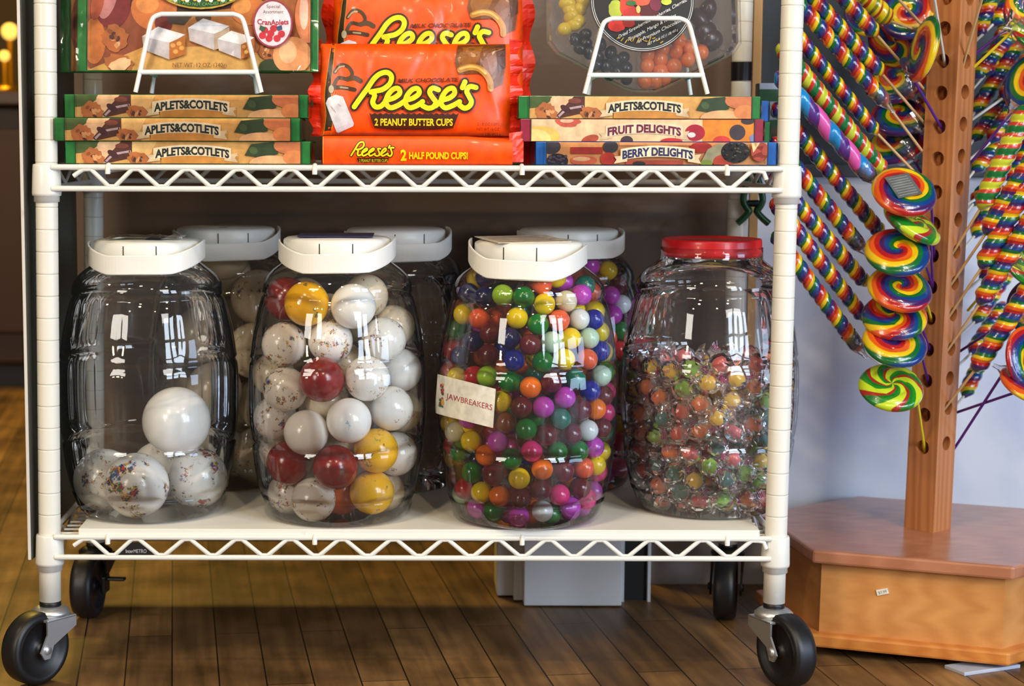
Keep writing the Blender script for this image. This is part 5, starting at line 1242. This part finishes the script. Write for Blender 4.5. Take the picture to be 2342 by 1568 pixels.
def hslab(name, inset, z0, z1, mat, bev=0.0):
    P, a, b = hexa(inset, z0, z1); bm = bmesh.new(); lo = [bm.verts.new((x, y, a)) for x, y in P]; hi = [bm.verts.new((x, y, b)) for x, y in P]
    bm.faces.new(lo[::-1]); bm.faces.new(hi)
    for i in range(6): bm.faces.new((lo[i], lo[(i + 1) % 6], hi[(i + 1) % 6], hi[i]))
    if bev: bmesh.ops.bevel(bm, geom=list(bm.edges), offset=bev, segments=2, profile=.5, affect='EDGES')
    bm.verts.index_update(); mb = MB().add([v.co.copy() for v in bm.verts], [[v.index for v in f.verts] for f in bm.faces], M=TM); bm.free()
    return mb.build(name, mat, stand)
w_top = wood_mat('base_top_wood', rgb(150, 92, 62), rgb(190, 128, 96), (2, 14, 14), .28)
w_side = wood_mat('base_side_wood', rgb(178, 112, 52), rgb(214, 150, 84), (3, 3, 14), .42)
w_edge = wood_mat('base_edge_wood', rgb(176, 92, 34), rgb(216, 142, 66), (4, 4, 20), .35)
w_post = wood_mat('post_wood', rgb(150, 84, 42), rgb(202, 134, 80), (16, 16, .8), .38)
ZTP = .131
hslab('top_board', 0, ZTP - .0165, ZTP, w_top, .003)
hslab('box_body', .018, .026, ZTP - .0164, w_side)
hslab('bottom_board', .0, .010, .0265, w_edge, .003)
hslab('plinth', .055, .001, .0105, M_BLKM)
# the post, a square turned so that a corner faces the camera, drilled on its two front faces
pb = W(2121, 1203, .2445); pt = W(2184, 0, .2445); axis = (pt - pb); pb = pb - axis * ((pb.z - ZTP) / axis.z)
SD = .0425; rot = math.radians(45 - 2)
PM, PL = align(pb, pb + axis.normalized() * 1.05); 
Rz = PM @ Matrix.Rotation(rot, 4, 'Z')
# find the two faces turned to the camera
def face_pt(nrm, h, out=0.0, side=0.0):
    """nrm: +-x or +-y of the post's own frame"""
    t = Vector((-nrm[1], nrm[0], 0)); v = Vector((nrm[0], nrm[1], 0)) * (SD / 2 + out) + t * side + Vector((0, 0, h)); return Rz @ v
fx = [n_ for n_ in ((1, 0), (-1, 0), (0, 1), (0, -1)) if (Rz.to_3x3() @ Vector((*n_, 0))).y < -.2]
fx.sort(key=lambda n_: (Rz.to_3x3() @ Vector((*n_, 0))).x); FL, FR = fx
def h_of(py, nrm):
    best = min(((abs(pixel(face_pt(nrm, i * .002))[1] - py), i * .002) for i in range(500))); return best[1]
HR_ = .0092
holesR = [h_of(y, FR) for y in (1014, 933, 863, 796, 717, 648, 575, 504, 428, 355, 285, 210, 142, 68, -5)]
holesL = [h_of(y, FL) for y in (1022, 948, 872, 800, 727, 655, 583, 512, 440, 362, 290, 212, 140, 66, -6)]
def drilled_face(mb, nrm, hs, L):
    t = Vector((-nrm[1], nrm[0], 0)); n3 = Vector((nrm[0], nrm[1], 0)); hs = sorted(hs); S2 = SD / 2; K = 24; dep = .018
    cuts = [0] + [(a + b) / 2 for a, b in zip(hs, hs[1:])] + [hs[-1] + .02, L]
    def P_(s_, h, d=0.0): return n3 * (S2 - d) + t * s_ + Vector((0, 0, h))
    for q, h in enumerate(hs):
        a, b = cuts[q], cuts[q + 1]; outer = []; inner = []; deep = []
        for k in range(K):
            an = 2 * PI * k / K; cx_, cz = math.cos(an), math.sin(an); inner.append(P_(HR_ * cx_, h + HR_ * cz)); deep.append(P_(HR_ * cx_, h + HR_ * cz, dep))
            m_ = max(abs(cx_) / S2, abs(cz) / ((b - h) if cz > 0 else (h - a))); outer.append(P_(cx_ / m_, h + cz / m_))
        co = [P_(S2, b), P_(-S2, b), P_(-S2, a), P_(S2, a)]
        V = outer + inner + deep + co; F = []
        for k in range(K):
            k2 = (k + 1) % K; F += [(k, k2, K + k2, K + k), (K + k, K + k2, 2 * K + k2, 2 * K + k)]
            o1, o2 = outer[k], outer[k2]     # fill the rectangle corners the ray fan cuts off
            for ci, c in enumerate(co):
                if abs((o1 - c).dot(t)) < 1e-6 and abs((o2 - c).z) < 1e-6 or abs((o2 - c).dot(t)) < 1e-6 and abs((o1 - c).z) < 1e-6: F.append((k, k2, 3 * K + ci))
        F.append(tuple(range(2 * K, 3 * K))); mb.add(V, F, M=Rz)
    a, b = cuts[-2], cuts[-1]; mb.add([P_(S2, a), P_(-S2, a), P_(-S2, b), P_(S2, b)], [(0, 1, 2, 3)], M=Rz)
mb = MB()
drilled_face(mb, FL, holesL, PL); drilled_face(mb, FR, holesR, PL)
for n_ in ((-FL[0], -FL[1]), (-FR[0], -FR[1])): drilled_face(mb, n_, holesL, PL)
S2 = SD / 2; mb.add([Rz @ Vector(q) for q in ((-S2, -S2, PL), (S2, -S2, PL), (S2, S2, PL), (-S2, S2, PL))], [(0, 1, 2, 3)])
mb.build('post', w_post, stand)
# price sticker on the front of the base, worn paper under its front corner
a = W(2003, 1364, .073); 
fa, fb = Vector((*HX[1], 0)), Vector((*HX[2], 0)); fd = (fb - fa).normalized(); fn = Vector((fd.y, -fd.x, 0))
c0 = WZ(2016, 1359, .085); t_ = (c0 - fa).dot(fd); base_ = fa + fd * t_ ; 
ins = .018 * .83
mb = MB(); Mx = Matrix(((fd.x, -fn.x, 0, base_.x - fn.x * (ins - .0006)), (fd.y, -fn.y, 0, base_.y - fn.y * (ins - .0006)), (0, 0, 1, W(2016, 1359, base_.y).z), (0, 0, 0, 1))) @ Matrix.Rotation(-.28, 4, 'Y')
mb.box((-.0070, -.0004, -.0035), (.0070, .0012, .0035), col=rgb(222, 216, 200), M=Mx)
ik = Ink(0, 0, 1); ik.text('$7.99', -.005, .0018, .005, .0034, rgb(90, 90, 90), .0); ik.put(mb, lambda u, v, k: tuple(Mx @ Vector((u, -.0005, v))))
tag(mb.build('price_sticker', M_PRINT, origin=base_), 'small white price sticker on the front of the wooden base', 'sticker')
pa_ = WZ(2230, 1545, 0.001); mb = MB(); Mx = Matrix.Translation(WZ(2238, 1530, 0)) @ Matrix.Rotation(.42, 4, 'Z')
mb.box((-.035, -.016, .0), (.05, .020, .0045), M=Mx, bev=.001)
tag(mb.build('folded_paper', pm('grey_card', rgb(176, 182, 196), .5), origin=WZ(2238, 1530, 0)), 'folded grey card wedged on the floor under the front right corner of the base', 'card')

# ---- candy colours
RB = [(170, 24, 28), (216, 88, 18), (224, 188, 18), (14, 98, 40), (12, 60, 122), (66, 28, 90)]
def stripe_mat(name, cols, mode, pitch=.024, turns=1.0, arms=1, radial=1.0, R_=.04):
    m, nt, b = nodes(name); L = nt.links; Mt = lambda op, a=None, c=None, d=None: _m(nt, op, a, c, d)
    tc = N(nt, 'ShaderNodeTexCoord'); s = N(nt, 'ShaderNodeSeparateXYZ'); L.new(tc.outputs['Object'], s.inputs[0])
    an = _m(nt, 'ARCTAN2', s.outputs[1], s.outputs[0]); an = _m(nt, 'MULTIPLY', an, 1 / (2 * PI))
    no = N(nt, 'ShaderNodeTexNoise'); no.inputs['Scale'].default_value = 40; L.new(tc.outputs['Object'], no.inputs['Vector']); nz = _m(nt, 'MULTIPLY', no.outputs['Fac'], .10)
    if mode == 'twist': ph = _m(nt, 'SUBTRACT', _m(nt, 'MULTIPLY', s.outputs[2], 1 / pitch), an)
    else:
        x2 = _m(nt, 'ADD', _m(nt, 'MULTIPLY', s.outputs[0], s.outputs[0]), _m(nt, 'MULTIPLY', s.outputs[1], s.outputs[1])); ro = _m(nt, 'MULTIPLY', _m(nt, 'SQRT', x2), radial / R_)
        ph = _m(nt, 'ADD', _m(nt, 'MULTIPLY', an, arms), ro)
    ph = _m(nt, 'FRACT', _m(nt, 'ADD', ph, nz))
    cr = N(nt, 'ShaderNodeValToRGB'); e = cr.color_ramp.elements; cr.color_ramp.interpolation = 'LINEAR'
    K = len(cols); st = []
    for i, c in enumerate(cols): st += [(i / K + .02, c), ((i + 1) / K - .02, c)]
    while len(e) < len(st): e.new(.5)
    for i, (p_, c) in enumerate(st): e[i].position = p_; e[i].color = (*rgb(*c), 1)
    L.new(ph, cr.inputs[0]); L.new(cr.outputs[0], b.inputs['Base Color']); b.inputs['Roughness'].default_value = .25; b.inputs['Coat Weight'].default_value = .8; b.inputs['Coat Roughness'].default_value = .06
    bp = N(nt, 'ShaderNodeBump'); bp.inputs['Strength'].default_value = .35; bp.inputs['Distance'].default_value = .003; no2 = N(nt, 'ShaderNodeTexNoise'); no2.inputs['Scale'].default_value = 130; L.new(tc.outputs['Object'], no2.inputs['Vector'])
    L.new(no2.outputs['Fac'], bp.inputs['Height']); L.new(bp.outputs[0], b.inputs['Coat Normal'])
    return m
def _m(nt, op, a=None, b=None, d=None):
    n = N(nt, 'ShaderNodeMath', operation=op)
    for i, v in enumerate((a, b, d)):
        if v is None: continue
        if isinstance(v, (int, float)): n.inputs[i].default_value = v
        else: nt.links.new(v, n.inputs[i])
    return n.outputs[0]
TWM = {'rainbow': stripe_mat('rainbow_twist', RB, 'twist', .026), 'rainbow_fine': stripe_mat('rainbow_twist_fine', [RB[2], RB[1], RB[0], RB[5], RB[4], RB[3]], 'twist', .030),
       'green': stripe_mat('green_yellow_twist', [(10, 110, 50), (10, 110, 50), (196, 50, 40), (200, 206, 50), (200, 206, 50), (190, 60, 40)], 'twist', .030),
       'purple': stripe_mat('purple_pink_twist', [(80, 40, 120), (90, 44, 130), (20, 130, 190), (20, 130, 190), (220, 80, 160), (220, 90, 170)], 'twist', .060),
       'yellow': stripe_mat('yellow_twist', [(226, 200, 20), (226, 200, 20), (180, 60, 30), (226, 196, 20), (120, 130, 30)], 'twist', .020)}
SWM = {'rainbow': stripe_mat('rainbow_swirl', RB, 'swirl', arms=1, radial=1.05, R_=.04), 'rainbow2': stripe_mat('rainbow_swirl_wide', RB[3:] + RB[:3], 'swirl', arms=-1, radial=1.3, R_=.04), 'rainbow3': stripe_mat('rainbow_swirl_fine', RB[::-1], 'swirl', arms=3, radial=1.2, R_=.04),
       'green': stripe_mat('green_yellow_swirl', [(20, 110, 30), (30, 130, 30), (190, 210, 40), (190, 210, 40), (160, 40, 30)], 'swirl', arms=5, radial=1.6, R_=.04)}
STK = {'wood': pm('wooden_stick', rgb(214, 172, 118), .6, scale=90), 'white': pm('white_paper_stick', rgb(226, 220, 206), .5), 'purple': pm('purple_plastic_stick', rgb(84, 30, 130), .3), 'yellow': pm('yellow_plastic_stick', rgb(226, 208, 40), .3)}
def twist_pop(far, near, stick_end, col, stick, label, group, r=.0098, pitch=.026, sr=.0018, wrap=False):
    far, near, stick_end = Vector(far), Vector(near), Vector(stick_end)
    t = thing('twist_lollipop', stick_end, label, 'lollipop', group)
    d = far - near; Lg = d.length; q = d.to_track_quat('Z', 'Y').to_matrix().to_4x4()
    n = 20; nz = max(24, int(Lg / .0016)); vv = []; ff = []
    for j in range(nz + 1):
        z = min(Lg * j / nz, Lg - 1e-7); tp_ = min(1, (z / .012) ** .6 if z < .012 else 1) * min(1, ((Lg - z) / .010) ** .5 if Lg - z < .010 else 1); tp_ = max(tp_, .04)
        for i in range(n):
            a = 2 * PI * i / n; ph = z / pitch - a / (2 * PI); rr = r * tp_ * (.84 + .20 * abs(math.sin(PI * ph * 2)) ** .7); vv.append((rr * math.cos(a), rr * math.sin(a), z))
    for j in range(nz):
        for i in range(n): ff.append((j * n + i, j * n + (i + 1) % n, (j + 1) * n + (i + 1) % n, (j + 1) * n + i))
    ff += [tuple(range(n))[::-1], tuple(range(nz * n, nz * n + n))]
    me = bpy.data.meshes.new('candy_twist'); me.from_pydata(vv, [], ff); me.polygons.foreach_set('use_smooth', [True] * len(me.polygons)); me.materials.append(TWM[col])
    o = bpy.data.objects.new('candy_twist', me); COL.objects.link(o); o.parent = t; o.matrix_local = Matrix.Translation(near - stick_end) @ q
    e = stick_end + (stick_end - near).normalized() * .010
    MB().tube([near + d.normalized() * .004, e], sr, 10).build('stick', STK[stick], t)
    if wrap:
        M_, l_ = align(near, near + d.normalized() * .03); MB().lathe([(.0022, -.014), (.0030, -.006), (r * 1.03, .010), (r * 1.06, .030)], 18, M=M_).build('wrapper', M_WRAP2, t)
    return t
M_WRAP2 = clear_mat('clear_lollipop_film', (.97, .97, .98), .05, .1, 1.6, base=.03, hazecol=(.9, .9, .92), bump=60)
def swirl_pop(c, nrm, stick_end, col, stick, label, group, R_=.041, th=.0075, rollr=0, tag_=False, wrap=True, sr=.0018, hole=0.0):
    c, nrm, stick_end = Vector(c), Vector(nrm).normalized(), Vector(stick_end)
    t = thing('swirl_lollipop', stick_end, label, 'lollipop', group)
    sd = (stick_end - c); sd = (sd - nrm * sd.dot(nrm)).normalized(); y_ = nrm.cross(sd)
    B = Matrix(((sd.x, y_.x, nrm.x, 0), (sd.y, y_.y, nrm.y, 0), (sd.z, y_.z, nrm.z, 0), (0, 0, 0, 1)))
    n = 72; m_ = 22; vv = []; ff = []; coils = 2.6
    for side in (1, -1):
        for j in range(m_ + 1):
            rho = R_ * math.sin(PI / 2 * j / m_) 
            for i in range(n):
                a = 2 * PI * i / n; e = max(0, 1 - (rho / R_) ** 5) ** .5 * (.80 + .20 * min(1, rho / R_ * 2)); g_ = .72 + .28 * abs(math.sin(PI * (rho / R_ * coils + a / (2 * PI)))) ** .5
                w = 1 - .035 * (a / (2 * PI)); vv.append((rho * w * math.cos(a), rho * w * math.sin(a), side * th * e * g_))
    o0 = (m_ + 1) * n
    for s_ in (0, 1):
        for j in range(m_):
            for i in range(n):
                a = s_ * o0 + j * n + i; b = s_ * o0 + j * n + (i + 1) % n; f = (a, b, b + n, a + n); ff.append(f if s_ else f[::-1])
    for i in range(n): ff.append((m_ * n + i, m_ * n + (i + 1) % n, o0 + m_ * n + (i + 1) % n, o0 + m_ * n + i))
    me = bpy.data.meshes.new('candy_disc'); me.from_pydata(vv, [], ff); bm = bmesh.new(); bm.from_mesh(me); bmesh.ops.remove_doubles(bm, verts=bm.verts, dist=1e-6); bmesh.ops.recalc_face_normals(bm, faces=bm.faces); bm.to_mesh(me); bm.free()
    me.polygons.foreach_set('use_smooth', [True] * len(me.polygons)); me.materials.append(SWM[col])
    o = bpy.data.objects.new('candy_disc', me); COL.objects.link(o); o.parent = t; o.matrix_local = Matrix.Translation(c - stick_end) @ B
    edge = c + sd * (R_ - .004); dd = (stick_end - edge).normalized()
    MB().tube([edge, stick_end + dd * .010], sr, 10).build('stick', STK[stick], t)
    if wrap:
        M_, l_ = align(edge, edge - sd * .02); MB().lathe([(.0024, -.016), (.0032, -.008), (.010, .002), (.020, .012)], 18, M=M_).build('wrapper', M_WRAP2, t)
    if tag_:
        Mx = Matrix.Translation(c) @ B
        mb = MB().box((-.020, -.017, th + .0008), (.012, .019, th + .0016), col=rgb(92, 98, 98), M=Mx)
        for i in range(8): mb.box((-.017, -.014 + i * .004, th + .0016), (.008, -.0128 + i * .004, th + .00175), col=rgb(140, 140, 136), M=Mx)
        mb.build('ingredient_label', M_PRINT, t)
    return t
# ---- left side: rods slanting up and to the left out of the post's left face
def left_pt(px, py, off=0.0):
    """on the plane that holds the left-hand rods: it comes forward as it goes left"""
    Y = .22 + off
    for _ in range(6): X = W(px, py, Y).x; Y = .218 + off - .42 * max(0, (.657 - X))
    return W(px, py, Y)
def hole_at(py, nrm, hs):
    h = h_of(py, nrm); return face_pt(nrm, min(hs, key=lambda q: abs(q - h)), -.004)
G1 = 'twisted rod lollipops left of the post'
LP = [((1925, -60), (2038, 52), 75, 'yellow', 'wood', 'golden yellow twist lollipop at the very top, its stubby end nearest the post', .02, .0125),
      ((1908, -30), (2008, 83), 208, 'rainbow', 'wood', 'rainbow twist lollipop, topmost full rod left of the post', .0, .0098),
      ((1845, -20), (2020, 172), 285, 'rainbow', 'wood', 'rainbow twist lollipop, second rod down left of the post', .0, .0098),
      ((1815, -5), (2030, 240), 356, 'rainbow_fine', 'wood', 'rainbow twist lollipop with blue tapering tip, third rod down left of the post', .0, .0098),
      ((1790, 40), (2008, 308), 420, 'rainbow', 'wood', 'slender rainbow twist lollipop, fourth rod down, its wooden stick running behind the swirl', .015, .0088),
      ((1780, 100), (2025, 398), 490, 'green', 'wood', 'green, yellow and red twist lollipop left of the post', -.01, .0108),
      ((1775, 165), (1998, 411), 500, 'purple', 'white', 'purple, pink and blue wound lollipop left of the post', -.03, .0108),
      ((1770, 235), (2020, 540), 640, 'rainbow', 'white', 'rainbow twist lollipop just below the purple and pink one', .0, .0098),
      ((1765, 315), (1973, 571), 690, 'rainbow_fine', 'white', 'bright rainbow twist lollipop, second below the purple and pink one', .0, .0098),
      ((1762, 395), (1985, 654), 765, 'rainbow', 'white', 'rainbow twist lollipop, third below the purple and pink one', .0, .0098),
      ((1765, 455), (1981, 733), 845, 'rainbow', 'white', 'rainbow twist lollipop, lowest but one on the left', .0, .0098),
      ((1768, 530), (1969, 802), 905, 'rainbow_fine', 'white', 'rainbow twist lollipop, lowest rod on the left', .0, .0098)]
for far, near, hy, col, st, lb_, off, rr in LP:
    twist_pop(left_pt(*far, off), left_pt(*near, off), W(2117, hy, .254), col, st, lb_, G1, r=rr, pitch={'green': .030, 'purple': .06}.get(col, .026), wrap=col in ('purple', 'rainbow_fine'))
G2 = 'swirl lollipops stacked in front of the post'
def front_pt(px, py, Y): return W(px, py, Y)
SWL = [((2068, 440), .120, (.05, -.62, .66), 583, 'rainbow2', 'purple', 'rainbow swirl lollipop with grey ingredient label, topmost of the front column', True),
       ((2086, 512), .135, (.45, -.35, .80), 655, 'green', 'purple', 'green and yellow swirl lollipop tilted edge-on, second in the front column', False),
       ((2053, 578), .120, (-.05, -.62, .76), 655, 'rainbow', 'purple', 'rainbow swirl lollipop, third in the front column', False),
       ((2058, 662), .124, (.06, -.58, .76), 727, 'rainbow2', 'yellow', 'rainbow swirl lollipop with orange heart, fourth in the front column', False),
       ((2046, 725), .128, (-.1, -.58, .76), 800, 'rainbow3', 'purple', 'rainbow swirl lollipop half hidden, fifth in the front column', False),
       ((2047, 785), .114, (.04, -.62, .76), 872, 'rainbow', 'purple', 'rainbow swirl lollipop, sixth in the front column', False),
       ((2038, 887), .112, (.0, -.58, .80), 1022, 'green', 'yellow', 'green, yellow and red swirl lollipop, lowest of the front column', False)]
for (x, y), Y, nr, hy, col, st, lb_, tg in SWL:
    swirl_pop(front_pt(x, y, Y), nr, hole_at(hy, FL, holesL), col, st, lb_, G2, R_=.0400, th=.0105, tag_=tg, wrap=False)
swirl_pop(front_pt(2112, 112, .17), (-.97, -.10, .22), hole_at(290, FL, holesL), 'rainbow', 'purple', 'rainbow swirl lollipop seen edge-on against the post near the top', 'swirl lollipops behind the rods', R_=.042, th=.007)
BKS = [((2078, 28), .26, (-.3, -.8, .4), 'rainbow2', 'dark rainbow swirl lollipop at the very top beside the post'), ((2052, 92), .29, (-.5, -.7, -.4), 'rainbow3', 'rainbow swirl lollipop behind the rods, just left of the edge-on one'),
       ((2055, 180), .30, (-.5, -.6, .5), 'rainbow', 'rainbow swirl lollipop behind the third wooden stick, in shade'), ((2062, 262), .29, (-.3, -.6, .7), 'rainbow2', 'shaded rainbow swirl lollipop behind the rods, right of the blue-tipped one'),
       ((2050, 330), .30, (-.4, -.5, .75), 'rainbow', 'shaded rainbow swirl lollipop above the labelled one'), ((2000, 20), .31, (-.4, -.8, .3), 'rainbow3', 'rainbow swirl lollipop behind the yellow twist at the top')]
for (x, y), Y, nr, col, lb_ in BKS:
    c_ = front_pt(x, y, Y); swirl_pop(c_, nr, Rz @ Vector((0, 0, h_of(y + 110, FL))) + Vector((-.01, .02, 0)), col, 'purple', lb_, 'swirl lollipops behind the rods', R_=.040)
# ---- right side
G3 = 'twisted rod lollipops right of the post'
def right_pt(px, py, k=.5, off=0.0):
    Y = .2
    for _ in range(6): X = W(px, py, Y).x; Y = .218 + off - k * max(0, X - .685)
    return W(px, py, Y)
RP = [((2352, 240), (2241, 480), 575, 'green', 'wood', 'green and yellow twist lollipop right of the post, topmost of the near rods'),
      ((2385, 330), (2252, 538), 648, 'rainbow', 'wood', 'rainbow twist lollipop right of the post, second of the near rods'),
      ((2400, 320), (2243, 616), 717, 'rainbow_fine', 'wood', 'long rainbow twist lollipop right of the post, third of the near rods'),
      ((2420, 400), (2238, 698), 796, 'rainbow', 'wood', 'rainbow twist lollipop right of the post, fourth of the near rods'),
      ((2430, 545), (2227, 850), 933, 'rainbow', 'wood', 'rainbow twist lollipop right of the post, lowest of the near rods')]
for far, near, hy, col, st, lb_ in RP:
    twist_pop(right_pt(*far), right_pt(*near), hole_at(hy, FR, holesR), col, st, lb_, G3, r=.0122 if col != 'green' else .0128, pitch=.030)
back = lambda py: Rz @ Vector((0, 0, h_of(py, FR)))
RB2 = [((2300, -90), (2232, 88)), ((2380, -90), (2268, 60)), ((2345, -40), (2250, 178)), ((2330, 60), (2222, 180)), ((2400, 60), (2290, 230)), ((2335, 90), (2226, 262)), ((2390, 130), (2262, 330)), ((2330, 190), (2222, 325)),
       ((2400, 250), (2300, 420)), ((2310, 300), (2224, 395)), ((2300, 380), (2222, 470)), ((2290, 420), (2226, 545)), ((2340, 560), (2240, 640)), ((2320, 600), (2226, 740)), ((2300, 690), (2218, 812)), ((2260, 790), (2203, 910))]
nm = ['topmost of the pale rods behind, touching the photo top', 'second pale rod at the photo top', 'pale rod behind the grey slanted stick', 'short pale rod close to the post near the top', 'pale rod at the upper right edge', 'pale rod behind the yellow stick', 'pale rod right of the yellow stick', 'pale rod by the post just below the yellow stick',
      'pale rod deep behind the green twist', 'pale rod by the post left of the green twist', 'pale rod end beside the post above the first near stick', 'pale rod end beside the post below the green twist', 'blue-ended rod low behind the third near rod', 'pale rod between the near sticks, mid height', 'pale rod low behind the lowest near rod', 'lowest rod of all behind the post, orange ended']
for i, (far, near) in enumerate(RB2):
    Yb = .36 + .03 * (i % 3); a = W(*far, Yb); b = W(*near, Yb - .02)
    twist_pop(a, b, back(near[1] + 75) + Vector((.01, .016, 0)), ['rainbow', 'rainbow_fine'][i % 2], 'white', 'rainbow twist lollipop, ' + nm[i], 'twisted rod lollipops behind the post on the right', r=.0105, pitch=.026)
# sticks and discs on the right
def disc_r(c, Y, nr, end, Ye, col, st, lb_, R_=.042, tg=False):
    swirl_pop(W(*c, Y), nr, W(*end, Ye), col, st, lb_, 'swirl lollipops right of the post', R_=R_, tag_=tg)
disc_r((2352, 820), .18, (.5, -.75, .2), (2190, 942), .25, 'rainbow2', 'purple', 'rainbow swirl lollipop with dark label at the right photo edge, lowest but one', tg=True)
disc_r((2362, 880), .17, (.2, -.45, .85), (2190, 1014), .25, 'rainbow', 'purple', 'rainbow swirl lollipop tilted flat at the right photo edge, lowest')
disc_r((2372, 20), .22, (-.4, -.8, .3), (2215, 135), .25, 'rainbow3', 'purple', 'rainbow swirl lollipop at the top right photo corner')
disc_r((2378, 80), .22, (.3, -.6, .7), (2212, 168), .25, 'green', 'yellow', 'green swirl lollipop at the right photo edge, on the yellow stick')
disc_r((2362, 195), .21, (-.75, -.6, .2), (2222, 370), .25, 'rainbow', 'purple', 'rainbow swirl lollipop cut by the right photo edge, beside the upper near rods')
disc_r((2366, 600), .20, (.2, -.7, .6), (2222, 700), .26, 'green', 'yellow', 'dark green swirl lollipop at the right photo edge, between the near rods')
disc_r((2378, 700), .21, (-.3, -.8, .4), (2200, 800), .26, 'rainbow2', 'purple', 'red and blue swirl lollipop at the right photo edge, just above the labelled one')
# loose sticks of rods whose sweets are out of the frame
for (a, b, st, nrm_, lb_) in (((2128, -60), 142, 'white', FL, 'white lollipop stick in the uppermost left hole of the post, sweet above the frame'), ((2262, -60), 142, 'wood', FR, 'wooden lollipop stick in the upper right hole of the post, sweet above the frame'), ((2030, -30), 140, 'wood', FL, 'wooden lollipop stick crossing behind the top of the rods, sweet above the frame')):
    e = hole_at(b, nrm_, holesL if nrm_ == FL else holesR) if lb_[:6] != 'wooden' or nrm_ == FR else W(2118, 68, .24)
    far = W(*a, .10 if nrm_ == FL else .12); up_ = (far - e).normalized()
    twist_pop(far + up_ * .10, far, e, 'rainbow', st, lb_, 'lollipops reaching above the frame', r=.0098)
